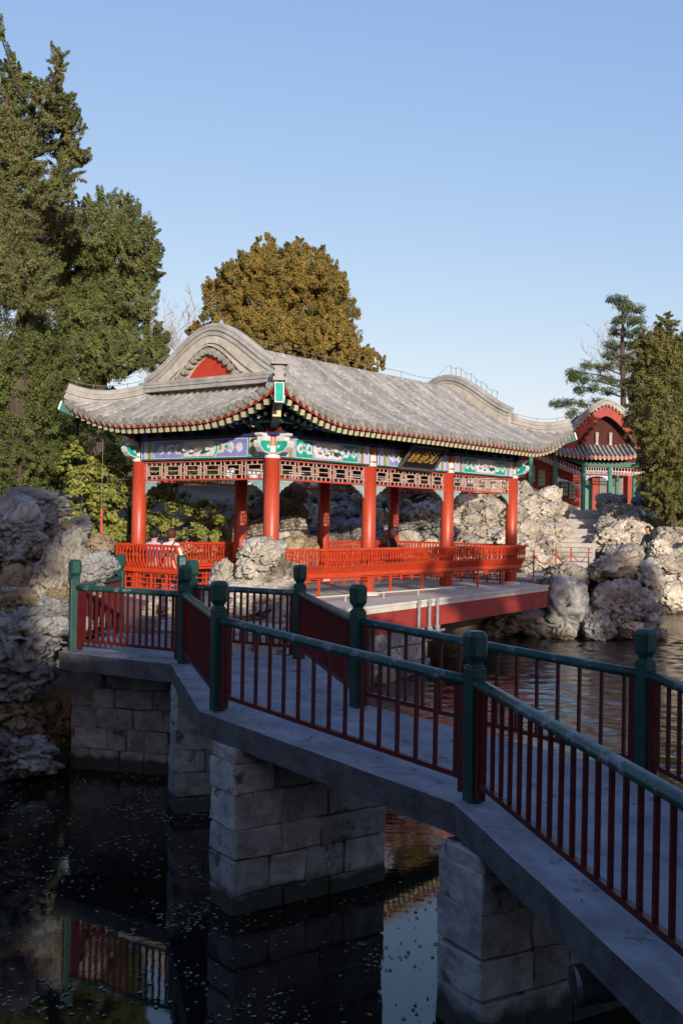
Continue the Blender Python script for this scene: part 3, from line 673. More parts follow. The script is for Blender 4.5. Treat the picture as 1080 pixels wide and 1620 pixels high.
# beam heads past the corner columns (painted fists)
fist = [(.15, 2.86), (.34, 2.90), (.44, 2.99), (.47, 3.06), (.44, 3.12), (.36, 3.13), (.36, 3.19), (.43, 3.22), (.43, 3.26), (.15, 3.26)]
for cx_, sx_ in ((0, -1), (LX, 1)):
    for cy_, sy_ in ((0, -1), (PW, 1)):
        b = MB(); b.prism([(cx_+sx_*u, z) for u, z in fist], 'y', cy_-.08, cy_+.08, 0)
        in_ = [(.165, 2.885), (.33, 2.918), (.425, 3.0), (.45, 3.06), (.43, 3.105), (.34, 3.115), (.165, 3.115)]
        for s2 in (-1, 1): b.prism([(cx_+sx_*u, z) for u, z in in_], 'y', cy_+s2*.08, cy_+s2*.085, 1); b.prism([(cx_+sx_*(.2+(u-.2)*.25), 3.0+(z-3.0)*.3) for u, z in in_], 'y', cy_+s2*.085, cy_+s2*.088, 0)
        b.build('beam_head', [M['white'], M['teal']], pv)
        b = MB(); b.prism([(cy_+sy_*u, z) for u, z in fist], 'x', cx_-.08, cx_+.08, 0)
        for s2 in (-1, 1): b.prism([(cy_+sy_*u, z) for u, z in in_], 'x', cx_+s2*.08, cx_+s2*.085, 1); b.prism([(cy_+sy_*(.2+(u-.2)*.25), 3.0+(z-3.0)*.3) for u, z in in_], 'x', cx_+s2*.085, cx_+s2*.088, 0)
        b.build('beam_head', [M['white'], M['teal']], pv)
# leaning-back benches ---------------------------------------------------------------------
b = MB(); pth = [(-.20, .50), (-.28, .57), (-.335, .68), (-.35, .80), (-.335, .92), (-.355, .985)]
b.sweep([(0, y, z) for y, z in pth], [(-.018, -.016), (.018, -.016), (.018, .016), (-.018, .016)], (1, 0, 0)); slat_me = b.mesh('slat', M['bench_red'])
def bench(name, x0, x1, skirt=True):
    """bench along a side, from x0 to x1 in that side's own run"""
    fn, L, th, lo = SIDES[name]; ca, sa = math.cos(th), math.sin(th); base = (lo[0], lo[1], 0)
    be = empty('bench', base, th); be.parent = pv
    MB().bb(x0, x1, -.395, -.325, .985, 1.035).build('top_rail', M['bench_red'], be)
    MB().bb(x0+.08, x1-.08, -.245, -.165, .44, .53).build('seat_rail', M['bench_red'], be)
    MB().bb(x0+.1, x1-.1, -.164, .22, .445, .485).build('seat', M['bench_red'], be)
    n_ = int((x1-x0-.2)/.098)
    for k in range(n_): put('slat', slat_me, be, (x0+.12+(x1-x0-.24)*k/(n_-1), 0, 0))
    # skirt lattice under the seat
    bl = MB(); t = .012; zA, zB = .08, .42; n2 = max(2, int((x1-x0)/.42)); w = (x1-x0-.2)/n2
    if not skirt: zA, n2 = .30, n2
    if skirt: bl.bb(x0+.1, x1-.1, -.17, -.14, zA-.02, zA+.02)
    else: bl.bb(x0+.1, x1-.1, -.163, -.147, .345, .36)
    bl.bb(x0+.1, x1-.1, -.17, -.14, zB-.02, zB)
    for k in range(n2+1):
        x = x0+.1+k*w; bl.bb(x-.02, x+.02, -.175, -.135, 0 if skirt or k % 3 == 0 else .30, zB)
    for k in range(n2 if skirt else 0):
        a = x0+.1+k*w; bl.bb(a, a+w, -.165, -.145, .20, .20+t*2); bl.bb(a, a+w, -.165, -.145, .31, .31+t*2)
        for f_, za, zb_ in ((.25, zA, .2), (.75, .2, .31), (.5, .31, zB), (.25, .2, .42), (.75, zA, .2)): bl.bb(a+w*f_-t, a+w*f_+t, -.163, -.147, za, zb_)
    bl.build('skirt_lattice', M['bench_red'], be)
    return be
bench('front', -.05, LX+.24, False); bench('rear', -.42, LX+.42); bench('left', -.42, 1.62); bench('right', -.1, PW+.3)
# end post of the left bench
b = MB(); b.bar((-.19, PW-1.62, 0), (-.19, PW-1.62, .55), .07, .06); b.bar((-.19, PW-1.60, .52), (-.43, PW-1.60, 1.02), .05, .05); b.build('bench_end_post', M['bench_red'], pv)
# low pipe rail in front of the benches
b = MB(); b.tube([(.2, -.85, .12), (5.9, -.85, .12)], .015, 6)
for x in (.25, 1.3, 2.6, 3.9, 5.2, 5.88): b.tube([(x, -.85, -.02), (x, -.85, .12)], .010, 6)
b.build('low_rail', M['platform'], pv)
# plaque
pq = empty('name_plaque', pav(PB*1.5, -.33, 3.07), math.atan2(DU.y, DU.x)); tag(pq, 'black wooden name plaque with three gold characters hung under the front eave', 'plaque')
TLT = R(38)
pq.rotation_euler = Matrix.Rotation(math.atan2(DU.y, DU.x), 3, 'Z').to_4x4().to_euler()
bd = MB(); bd.box((0, 0, 0), (1.34, .05, .62)); board = bd.build('board', M['black'], pq, rot=(TLT, 0, 0)); bevel(board.data, .008, 1)
fb = MB()
for c_, d_ in (((0, -.03, .31), (1.42, .06, .05)), ((0, -.03, -.31), (1.42, .06, .05)), ((-.685, -.03, 0), (.05, .058, .60)), ((.685, -.03, 0), (.05, .058, .60))): fb.box(c_, d_)
fb.build('frame', M['plaque_frame'] if 'plaque_frame' in M else mat('plaque_frame', (.10, .105, .10), (.06, .065, .06), 9, .5), pq, rot=(TLT, 0, 0))
cu = bpy.data.curves.new('lettering', 'FONT'); cu.body = '廊泉沁'; cu.size = .36; cu.align_x = 'CENTER'; cu.align_y = 'CENTER'; cu.extrude = .004; cu.space_character = 1.06; cu.offset = .004; cu.shear = .12
to = bpy.data.objects.new('lettering', cu); COL.objects.link(to)
dg = bpy.context.evaluated_depsgraph_get(); tm = bpy.data.meshes.new_from_object(to.evaluated_get(dg)); bpy.data.objects.remove(to)
tm.materials.clear(); tm.materials.append(M['gold'])
Mx = Matrix.Rotation(TLT, 4, 'X') @ Matrix.Translation((0, -.030, 0)) @ Matrix.Rotation(math.pi/2, 4, 'X')
tm.transform(Mx); put('lettering', tm, pq)
# platform: stone floor, red fascia, stone retaining wall, drain pipes ----------------------
E0, E1 = Vector((.42, 19.84)), Vector((5.42, 27.9))
edge_d = (E1-E0).normalized(); edge_n = Vector((edge_d.y, -edge_d.x))
plat = empty('platform', (0, 0, 0)); tag(plat, 'pale stone platform with red painted edge beam under the pavilion', 'platform')
def xy(v): return (v.x, v.y)
qs = [E0, E1, Vector(pav(LX+1.1, .2).xy), Vector(pav(LX+1.1, PW+1.2).xy), Vector(pav(-1.5, PW+1.2).xy), Vector(pav(-1.5, -.2).xy)]
b = MB(); b.prism([xy(p) for p in qs], 'z', ZF-.14, ZF-.004); b.build('floor_slab', M['platform'], plat)
b = MB(); a0 = E0-edge_d*1.2; b.bar((*(a0+edge_n*.0-edge_n*.11), ZF-.30), (*(E1-edge_n*.11), ZF-.30), .20, .52); b.build('edge_beam', M['fascia_red'], plat)
b = MB(); b.prism([xy(E0-edge_d*1.2+edge_n*.03), xy(E1+edge_n*.03), xy(E1-edge_n*.22), xy(E0-edge_d*1.2-edge_n*.22)], 'z', ZF-.038, ZF+.012); b.build('coping', M['platform'], plat)
# abutment blocks under the near half of the beam
rr = random.Random(5)
for row in range(5):
    z0 = -.7+row*.33; s = -3.2+(.0 if row % 2 else -.3)
    while s < 2.75:
        w = rr.uniform(.5, .8); p = E0+edge_d*(s+w/2)-edge_n*.28
        if z0+.33 < ZF-.5: make_block(plat, (p.x, p.y, z0+.165), (w-.02, .42, .31), math.atan2(edge_d.y, edge_d.x), rr.random())
        s += w
# bank wall between bridge landing and platform
bw = empty('bank_wall', (0, 0, 0)); tag(bw, 'low stone retaining wall of the bank behind the bridge landing', 'wall')
P2 = [Vector(p) for p in ((-3.35, 14.7), (-1.9, 14.98), (-.95, 15.4), (-.25, 17.1))]
for a, c in zip(P2[:-1], P2[1:]):
    d = (c-a).normalized(); L_ = (c-a).length
    for row in range(7):
        z0 = -.7+row*.31; s = 0
        while s < L_-.05:
            w = min(rr.uniform(.45, .75), L_-s); p = a+d*(s+w/2)
            make_block(bw, (p.x, p.y, z0+.155), (w-.015, .36, .295), math.atan2(d.y, d.x), rr.random()); s += w
for k, sx_ in enumerate((2.15, 2.62, 2.98)):
    dp = empty('drain_pipe', (0, 0, 0)); p = E0+edge_d*sx_+edge_n*.055
    tag(dp, 'grey drain pipe on the red edge beam, %s of the three' % ('leftmost', 'middle', 'rightmost')[k], 'pipe', 'drain pipes on the red edge beam')
    b = MB(); b.tube([(p.x, p.y, ZF+.03), (p.x, p.y, ZF-.62)], .035, 8); b.build('riser', M['steel'], dp)
    b = MB(); b.tube([(p.x, p.y, ZF-.06), (p.x, p.y, ZF+.0)], .055, 8); b.tube([(p.x, p.y, ZF-.60), (p.x, p.y, ZF-.54)], .055, 8); b.build('flange', M['steel'], dp)
    b = MB(); q = p+edge_d*.33; b.tube([(p.x, p.y, ZF-.62), (p.x+edge_n.x*.03, p.y+edge_n.y*.03, ZF-.66), (q.x, q.y, ZF-.66)], .03, 8); b.build('elbow', M['steel'], dp)
# lightning wire on the roof
lw = empty('lightning_wire', (0, 0, 0)); tag(lw, 'thin grey lightning conductor wire strung on stays along the roof ridges', 'wire')
b = MB(); pts = []
yr = SM-OV
top = []
for k in range(31):
    s = 1.5+(SM-1.5)*k/30; top.append((LX-(GI-OV)-.12, s-OV, max(prof_z(s)+.30, 4.40+.98*(.55*(math.sqrt(1.09)-math.sqrt(((SM-s)/1.93)**2+.09))/(math.sqrt(1.09)-.3)+.45*(.5+.5*math.cos(math.pi*(SM-s)/1.93)))+.33)))
W1 = [pav(x, yr, prof_z(SM)+.22+.02*math.sin(x*3)) for x in np.linspace(.8, LX-.9, 16)]+[pav(x, y, z+.14+.03*math.sin(k*.9)) for k, (x, y, z) in reversed(list(enumerate(top)))]
b.tube(W1, .006, 4, caps=False)
hp = []
for k in range(12):
    q = 1.5-1.4*k/11; hp.append(pav(LX+OV-q, -OV+q, prof_z(q)+lift(q, q)+.36+.10*max(0, 1-q/.9)**2))
b.tube(hp, .006, 4, caps=False); b.build('wire', M['wire'], lw)
for i in range(0, len(W1), 3):
    p = W1[i]; MB().tube([p-Vector((0, 0, .22)), p+Vector((0, 0, .03))], .007, 4).build('stay', M['wire'], lw)
for p in hp[::3]: MB().tube([p-Vector((0, 0, .16)), p+Vector((0, 0, .03))], .007, 4).build('stay', M['wire'], lw)
lw2 = empty('lightning_wire', (0, 0, 0)); tag(lw2, 'thin conductor wire on short stays above the left hip ridge', 'wire')
hp = []
for k in range(12):
    q = 1.5-1.4*k/11; hp.append(pav(-OV+q, PW+OV-q, prof_z(q)+lift(q, q)+.38+.10*max(0, 1-q/.9)**2))
MB().tube(hp, .006, 4, caps=False).build('wire', M['wire'], lw2)
for p in hp[::2]: MB().tube([p-Vector((0, 0, .17)), p+Vector((0, 0, .03))], .007, 4).build('stay', M['wire'], lw2)
# ================================================================= ROCKS
def rock_mesh(seed, sub=5, rough=1.0, strata=.0, mt='rock'):
    bm = bmesh.new(); bmesh.ops.create_icosphere(bm, subdivisions=sub, radius=1.0); o = Vector((seed*13.7, seed*7.1, seed*3.3)); rr = random.Random(seed*31)
    PL = []
    for k in range(17):
        nv = Vector((rr.gauss(0, 1), rr.gauss(0, 1), rr.gauss(0, .8))).normalized(); PL.append((nv, rr.uniform(.62, 1.05)))
    for v in bm.verts:
        p = v.co.normalized(); q = p+o
        w = Vector((noise.noise(q*1.7), noise.noise(q*1.7+Vector((9, 3, 1))), noise.noise(q*1.7+Vector((2, 8, 5)))))
        pw = (p+w*.16).normalized(); acc = 0.0
        for nv, d in PL:
            t = nv.dot(pw)
            if t > .15: acc += (t/d)**10
        r = acc**(-.1) if acc > 0 else 1.1
        r = min(r, 1.25)+.12*noise.noise(q*1.1)
        rid = 1-abs(noise.noise(q*2.6+w*.5)*2); r -= rough*.10*max(0, .35-rid)          # clefts
        d, _p = noise.voronoi(q*2.4+w*.5); r -= rough*.17*max(0, .13-(d[1]-d[0]))/.13*.6    # joints
        r += rough*.045*noise.noise(q*5.5+w) + rough*.028*(1-abs(noise.noise(q*11+w)*2)) + rough*.016*noise.noise(q*23)
        pit = noise.noise(q*3.1+Vector((5, 5, 5)))
        if pit > .30: r -= min(.30, (pit-.30)*1.5)*rough
        if strata: r += strata*.09*(abs(((p.z*2.2+noise.noise(q*1.5)*.5) % 1)-.5)*2-.5)
        v.co = p*r
    for a in range(3):
        lo_ = min(v.co[a] for v in bm.verts); hi_ = max(v.co[a] for v in bm.verts)
        for v in bm.verts: v.co[a] = (v.co[a]-(lo_+hi_)/2)/((hi_-lo_)/2)
    me = bpy.data.meshes.new('rock'); bm.to_mesh(me); bm.free(); me.materials.append(M[mt])
    me.polygons.foreach_set('use_smooth', [True]*len(me.polygons))
    return me
RK = {}
for mt in ('rock', 'rock_grey', 'rock_tan'):
    for k in range(7): RK[mt, k] = rock_mesh(k+1+{'rock': 0, 'rock_grey': 20, 'rock_tan': 40}[mt], 5, 1.5+.5*(k % 3), .55 if k % 2 == 0 else .2, mt)
def rock(px, py, d, w, h, k=0, mt='rock', label=None, group=None, dep=None, rot=None, cat='rock', name='rock', rr=rnd):
    """rock centred on the line of sight (px,py) at depth d; w, h in photo pixels"""
    p = at(px, py, d); m = d/FPX; dep = dep or (w+h)/2
    rot = rot if rot is not None else (rr.uniform(-.35, .35), rr.uniform(-.35, .35), rr.uniform(0, 6.28))
    o = put(name, RK[mt, k % 7], None, p, rot)
    # sizes are of the picture's axes: rotation about z only mixes width and depth
    o.scale = (w*m*.53, dep*m*.53, h*m*.53)
    if rot[2] % 3.14 > .8 and rot[2] % 3.14 < 2.34: o.scale = (dep*m*.53, w*m*.53, h*m*.53)
    tag(o, label, cat, group); return o
G_L = 'rocks of the rockery at the left'
LEFT = [  # px, py, d, w, h, k, mat, label
 (18, 826, 14.0, 90, 80, 0, 'rock_grey', 'large pale grey boulder topmost at the left edge of the photo'),
 (84, 858, 14.6, 96, 72, 1, 'rock_grey', 'broad dark grey pitted boulder behind the tall white rock'),
 (8, 880, 13.8, 90, 60, 2, 'rock_grey', 'flat grey boulder at the left edge under the topmost one'),
 (101, 915, 13.6, 72, 150, 3, 'rock', 'tall pale upright rock standing left of the bridge end post'),
 (44, 945, 13.7, 110, 100, 4, 'rock_tan', 'brown grey rounded boulder left of the tall pale rock'),
 (42, 1012, 13.0, 150, 105, 5, 'rock_grey', 'big mottled grey boulder overhanging the water at the left'),
 (28, 1062, 12.9, 120, 75, 6, 'rock_grey', 'dark grey boulder under the big mottled one at left'),
 (142, 893, 14.4, 56, 60, 1, 'rock_grey', 'jagged grey rock right of the tall pale rock'),
 (112, 1118, 13.9, 95, 120, 3, 'rock_tan', 'tan rock in the recess beside the leftmost pier'),
 (70, 1155, 13.5, 95, 90, 5, 'rock_tan', 'tan boulder near the water left of the leftmost pier'),
 (22, 1135, 12.9, 110, 80, 2, 'rock_tan', 'sandy boulder low at the left edge above the water'),
 (30, 1195, 12.6, 120, 85, 1, 'rock_grey', 'pale grey rock lying in the water at the lower left'),
 (0, 955, 13.9, 70, 70, 6, 'rock_tan', 'brown boulder half cut by the left edge of the photo'),
 (125, 965, 14.2, 60, 90, 0, 'rock_tan', 'small brown rock wedged behind the bridge end post'),
 (120, 838, 15.5, 60, 40, 2, 'rock_grey', 'grey rock at the foot of the green shrub'),
 (62, 796, 15.6, 100, 50, 4, 'rock_grey', 'shadowed grey rock under the dark juniper'),
 (165, 945, 15.8, 60, 56, 5, 'rock_tan', 'tan rock behind the left end railing')]
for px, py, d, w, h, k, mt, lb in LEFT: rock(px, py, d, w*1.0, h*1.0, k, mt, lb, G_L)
CEN = [(412, 938, 17.6, 118, 66, 3, 'rock', 'wide pale base rock of the ornamental rock before the pavilion'), (417, 882, 17.5, 92, 50, 2, 'rock', 'craggy top piece of the ornamental rock before the pavilion'),
 (357, 915, 17.6, 46, 62, 5, 'rock', 'pointed pale spike at the left of the ornamental rock'), (446, 918, 17.8, 50, 66, 0, 'rock', 'pale upright piece at the right of the ornamental rock'),
 (395, 968, 17.2, 130, 50, 2, 'rock', 'low pale stone at the foot of the ornamental rock'), (250, 965, 17.4, 74, 44, 4, 'rock', 'pale rock on the ground seen through the left bridge railing'),
 (455, 985, 16.6, 60, 46, 6, 'rock', 'pale rock on the bank behind the bend of the bridge')]
for px, py, d, w, h, k, mt, lb in CEN: rock(px, py, d, w*1.1, h*1.15, k, mt, lb, 'rocks in front of the pavilion', rot=(rnd.uniform(-.3, .3), rnd.uniform(-.3, .3), rnd.uniform(-.4, .4)))
ISL = [(900, 965, 29.6, 78, 84, 0, 'rock_grey', 'large grey rock at the left end of the waterside rock outcrop'), (893, 918, 30.4, 62, 48, 1, 'rock', 'tan grey rock above the left end of the outcrop'),
 (960, 905, 30.6, 96, 44, 2, 'rock', 'flat rock bridging the dark hollow of the outcrop'), (975, 958, 29.8, 88, 66, 3, 'rock_grey', 'layered grey rock right of the dark hollow'),
 (1018, 930, 30.6, 60, 66, 4, 'rock_grey', 'grey rock at the right end of the outcrop'), (1012, 978, 29.6, 66, 60, 5, 'rock_grey', 'low rock at the right tip of the outcrop by the water'),
 (945, 993, 29.0, 44, 40, 6, 'rock_grey', 'small pointed rock in the water below the hollow'), (985, 885, 31.2, 80, 36, 0, 'rock', 'pale ledge rock on top of the outcrop'), (935, 945, 31.4, 60, 60, 2, 'rock_grey', 'dark rock at the back of the hollow'),
 (1030, 1003, 29.4, 50, 18, 4, 'rock_grey', 'thin flat rock slab just above the water'), (850, 985, 29.8, 90, 44, 3, 'rock_grey', 'dark rock in the shade under the platform edge'), (800, 988, 29.5, 80, 40, 5, 'rock_grey', 'low dark rock deep under the platform')]
for px, py, d, w, h, k, mt, lb in ISL: rock(px, py, d, w*1.18, h*1.2, k, mt, lb, 'rocks of the waterside outcrop')
def scatter(x0, x1, ytop, ybot, dtop, dbot, size, n, seed, label, group, mats=('rock',), skip=None, asp=.72):
    rr = random.Random(seed); pts = []
    tries = 0
    while len(pts) < n and tries < 4000:
        tries += 1; x = rr.uniform(x0, x1); t = rr.random(); yt = ytop(x) if callable(ytop) else ytop; yb = ybot(x) if callable(ybot) else ybot
        y = yt+(yb-yt)*t; s = size*rr.uniform(.7, 1.45)
        if skip and skip(x, y): continue
        if any((x-a)**2+((y-b)*1.3)**2 < ((s+c)*.30)**2 for a, b, c in pts): continue
        pts.append((x, y, s))
    pts.sort(key=lambda p: p[1]); nr_ = max(2, round(len(pts)**.5*.8)); rows = [sorted(pts[i*len(pts)//nr_:(i+1)*len(pts)//nr_]) for i in range(nr_)]
    ORD = ['first', 'second', 'third', 'fourth', 'fifth', 'sixth', 'seventh', 'eighth', 'ninth', 'tenth', 'eleventh', 'twelfth']
    RN = {2: ['upper', 'lower'], 3: ['top', 'middle', 'bottom'], 4: ['top', 'upper middle', 'lower middle', 'bottom'], 5: ['top', 'second', 'third', 'fourth', 'bottom'], 6: ['top', 'second', 'third', 'fourth', 'fifth', 'bottom']}[nr_]
    for ri, ci, (x, y, s) in [(i, j, p) for i, r_ in enumerate(rows) for j, p in enumerate(r_)]:
        yt = ytop(x) if callable(ytop) else ytop; yb = ybot(x) if callable(ybot) else ybot
        d = dtop+(dbot-dtop)*(y-yt)/(yb-yt)
        rock(x, y, d, s*1.25, s*asp*1.3, rr.randrange(7), rr.choice(mats), '%s, %s from left in %s row' % (label, ORD[ci], RN[ri]), group, rr=rr)
scatter(300, 470, lambda x: 812 if x < 380 else 775, 875, 29.5, 27, 46, 24, 11, 'pale bank rock behind the left bays', 'rocks behind the left bays', ('rock', 'rock', 'rock_tan'))
scatter(450, 700, 770, 885, 34, 31.5, 50, 34, 12, 'shaded bank rock behind the middle columns', 'rocks behind the middle bays', ('rock', 'rock_grey'))
scatter(690, 830, 775, 880, 36, 33, 42, 26, 13, 'pale bank rock behind the right bay', 'rocks behind the right bay', ('rock',))
scatter(818, 882, lambda x: 788+(x-822)*.25, 893, 43, 34.5, 31, 30, 14, 'pale rock heaped left of the steps', 'rocks left of the stone steps', ('rock',))
scatter(958, 1090, lambda x: 812-(x-942)*.05, 945, 43.5, 33, 34, 58, 15, 'pale rock heaped right of the steps', 'rocks right of the stone steps', ('rock',), skip=lambda x, y: (abs(x-1032) < 16 and 815 < y < 862) or (x < 965 and y > 880) or (x < 1000 and y > 900))
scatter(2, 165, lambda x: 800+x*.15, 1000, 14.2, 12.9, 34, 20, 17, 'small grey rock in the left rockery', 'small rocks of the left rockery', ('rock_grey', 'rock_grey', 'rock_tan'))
scatter(868, 1045, lambda x: 895, 1000, 30.6, 29.0, 30, 24, 18, 'small jagged rock of the waterside outcrop', 'small rocks of the outcrop', ('rock_grey', 'rock'), skip=lambda x, y: 922 < x < 952 and 918 < y < 962)
scatter(1040, 1095, 905, 955, 40, 38, 30, 12, 16, 'small pale rock on the far waterline', 'rocks on the far waterline', ('rock',))
rock(968, 797, 45, 50, 38, 3, 'rock', 'big knobbly rock standing before the porch columns', dep=50)
rock(1028, 792, 44, 60, 46, 1, 'rock_grey', 'upright grey rock under the right juniper', dep=40)
rock(1044, 868, 36.0, 46, 34, 2, 'rock', 'pale rock hiding the legs of the person in black', dep=30)
rock(866, 788, 44.5, 52, 38, 0, 'rock', 'rough pale boulder on top of the heap left of the steps', dep=44)

# ================================================================= PATHS, STEPS
pa = empty('path', (0, 0, 0)); tag(pa, kind='structure')
me_p = []
for k in range(3):
    b = MB(); b.box((0, 0, 0), (.74+.04*k, .52, .05)); me_p.append(bevel(b.mesh('paving_stone', M['paving']), .01, 1))
rr = random.Random(3)
for i in range(-8, 6):
    for j in range(8):
        x = -4.3+i*.0+(i+8)*.42*1.9; y = 15.0+j*.54; x = -4.4+(i+8)*.79+(.4 if j % 2 else 0)
        if poly_sdf(np.array([x]), np.array([y]), POND)[0] < .35: continue
        v_ = Vector((x, y, 0))-Vector((PC.x, PC.y, 0))
        if v_.dot(DU) > -1.9 and v_.dot(DV) > -2.2 : continue
        put('paving_stone', me_p[(i+j) % 3], pa, (x, y, ZF-.016+rr.uniform(-.004, .004)), (0, 0, rr.uniform(-.01, .01)))
for i in range(9):
    for j in range(12):
        q = Vector((4.7+i*.8+(.4 if j % 2 else 0), 28.6+j*.62, 0)); v_ = q-Vector((PC.x, PC.y, 0))
        if -2 < v_.dot(DU) < LX+1.25 and v_.dot(DV) < 5.2: continue
        if poly_sdf(np.array([q.x]), np.array([q.y]), POND)[0] < .4: continue
        put('paving_stone', me_p[(i+j) % 3], pa, (q.x, q.y, ZF-.014+rr.uniform(-.004, .004)), (0, 0, rr.uniform(-.01, .01)))
st = empty('stone_steps', (0, 0, 0)); tag(st, 'worn grey stone steps climbing between the rocks to the porch', 'steps')
NS = 12
for k in range(NS):
    t = k/(NS-1); d = 35.5+t*11.5; px = 905+t*25; py = 899-t*85
    p = at(px, py, d); w = (64-12*t)*d/FPX
    b = MB(); b.box((0, 0, 0), (w, 1.25, .34)); me = bevel(b.mesh('step', M['paving']), .02, 1); put('step', me, st, (p.x, p.y+.5, p.z+.04), (0, 0, -.12+rnd.uniform(-.03, .03)))
# ================================================================= ROPE BARRIER
posts_px = [(843, 925, 29.5), (878, 917, 31.5), (902, 914, 32.5), (930, 912, 33.5)]
bp_ = []
for k, (px, py, d) in enumerate(posts_px):
    p = at(px, py, d); p.z = max(p.z, ZF-.01); o = empty('barrier_post', p)
    tag(o, 'thin dull red barrier post on the path, %s from the left' % ('first', 'second', 'third', 'fourth')[k], 'post', 'barrier posts on the path')
    MB().tube([(0, 0, 0), (0, 0, .82)], .022, 8).build('shaft', M['lat_red'], o); MB().lathe([(.03, .82), (.035, .84), (.03, .87), (.01, .89)], 8).build('knob', M['lat_red'], o); MB().lathe([(.11, 0), (.11, .02), (.03, .05)], 10).build('foot', M['lat_red'], o)
    bp_.append(p)
for a, c in zip(bp_[:-1], bp_[1:]):
    pts = [a.lerp(c, t)+Vector((0, 0, .76-.30*math.sin(math.pi*t))) for t in [q/10 for q in range(11)]]
    o = MB().tube(pts, .014, 5).build('barrier_rope', M['lat_red']); k = bp_.index(a)
    tag(o, 'sagging dull red rope between the %s barrier posts' % ('first and second', 'second and third', 'third and fourth')[k], 'rope', 'ropes of the path barrier')
# red pole left of the pavilion
pl = pav(-.65, PW+.45, 0)
o = empty('conduit_pole', pl); tag(o, 'thin faded red conduit pole beside the left pavilion column', 'pole')
MB().tube([(0, 0, -.05), (0, 0, .35), (-.05, 0, .42), (-.05, 0, .50), (0, 0, .57), (0, 0, 1.75)], .028, 8).build('shaft', M['lat_red'], o)
MB().tube([(0, 0, 1.75), (0, 0, 3.3)], .006, 5).build('wire', M['wire'], o)
o = empty('conduit_pole', pav(LX+.55, .35, 0)); tag(o, 'short dull pink pole beside the right pavilion column', 'pole')
MB().tube([(0, 0, -.05), (0, 0, 1.28)], .04, 8).build('shaft', M['lat_pink'], o); MB().tube([(0, 0, 1.28), (0, 0, 1.30)], .03, 8).build('cap', M['lat_red'], o)

# ================================================================= THE PORCH AND CLIMBING CORRIDOR ON THE RIGHT
DB = 50.0; SB = FPX/DB
hb_ = empty('hillside_hall', at(921, 812, DB)); tag(hb_, 'hillside hall with rounded red gable, grey tiled porch roof and green columns', 'hall')
def hx(px): return (px-921)/SB
def hz(py): return (812-py)/SB
for px, pt, pb, y in ((838, 705, 770, 0), (876.7, 719, 790, 0), (921, 734, 815, 0), (963, 734, 815, 0), (984, 740, 815, 1.1), (1012, 740, 815, 1.1)):
    MB().lathe([(.11, hz(pb)-.2), (.11, hz(pt))], 12, c=(hx(px), y, 0)).build('column', M['pillar_green'], hb_)
def strip(p0, p1, h0, h1, y0, y1, mt, nm):   # parallelogram board between two picture points, heights in metres upward
    a = (hx(p0[0]), hz(p0[1])); c = (hx(p1[0]), hz(p1[1]))
    return MB().prism([(a[0], a[1]), (c[0], c[1]), (c[0], c[1]+h1), (a[0], a[1]+h0)], 'y', y0, y1).build(nm, mt, hb_)
# red wall with windows, climbing up to the left
strip((800, 752), (925, 806), 1.05, 1.05, 1.2, 1.4, M['pink_wall'], 'wall'); strip((800, 722), (925, 775), 1.9, 1.9, 1.25, 1.45, M['pink_wall'], 'wall')
strip((800, 764), (925, 818), .38, .38, .9, 1.5, M['platform'], 'wall_base'); strip((800, 782), (925, 836), .5, .5, .85, 1.5, M['lat_pink'], 'plinth')
wx = [830, 846, 862, 885, 899, 912]
for x in wx:
    yb = 752+(x-820)*.40; w_ = 11
    b = MB(); a = hx(x-w_/2); c = hx(x+w_/2); z0 = hz(yb); z1 = z0+26/SB
    b.bb(a, c, 1.10, 1.13, z0, z1, 0); 
    for q in range(4): xx = a+(c-a)*q/3; b.bb(xx-.012, xx+.012, 1.07, 1.098, z0, z1, 1)
    for q in range(5): zz = z0+(z1-z0)*q/4; b.bb(a, c, 1.07, 1.097, zz-.012, zz+.012, 1)
    b.build('window', [M['window'], M['dteal']], hb_)
# railing lattice panels / friezes
def lat(p0, p1, h):
    b = MB(); n_ = 9; a = Vector((hx(p0[0]), 0, hz(p0[1]))); c = Vector((hx(p1[0]), 0, hz(p1[1]))); hh = Vector((0, 0, h))
    b.bar(a, c, .05, .03); b.bar(a+hh, c+hh, .05, .03); b.bar(a+hh*.5, c+hh*.5, .03, .02, 1)
    for k in range(n_*2+1): q = a.lerp(c, k/(n_*2)); b.bar(q, q+hh*(.5 if k % 2 else 1), .02, .02, 1)
    b.build('frieze_lattice', [M['lat_red'], M['white']], hb_)
lat((836, 722), (874, 738), .36); lat((880, 740), (918, 755), .40); lat((925, 750), (960, 750), .32); lat((967, 750), (1010, 752), .34)
# painted lintels above
strip((830, 712), (880, 722), .30, .26, -.1, .1, M['dteal'], 'lintel'); strip((876, 722), (925, 738), .3, .26, -.12, .1, M['dteal'], 'lintel'); strip((921, 738), (1015, 738), .22, .22, -.11, .1, M['dteal'], 'lintel')
# spandrels under the friezes: shallow arches in pale wood
for a_, c_ in (((925, 752), (960, 752)), ((880, 756), (918, 768))):
    b = MB(); x0, x1 = hx(a_[0]), hx(c_[0]); z0, z1 = hz(a_[1]), hz(c_[1]); n_ = 10; top = [(x0+(x1-x0)*t/n_, z0+(z1-z0)*t/n_) for t in range(n_+1)]
    bot = [(x, z-.22*abs(2*i/n_-1)**2.5-.03) for i, (x, z) in enumerate(top)]
    b.prism(top+bot[::-1], 'y', -.03, .03).build('spandrel', M['lilac'], hb_)
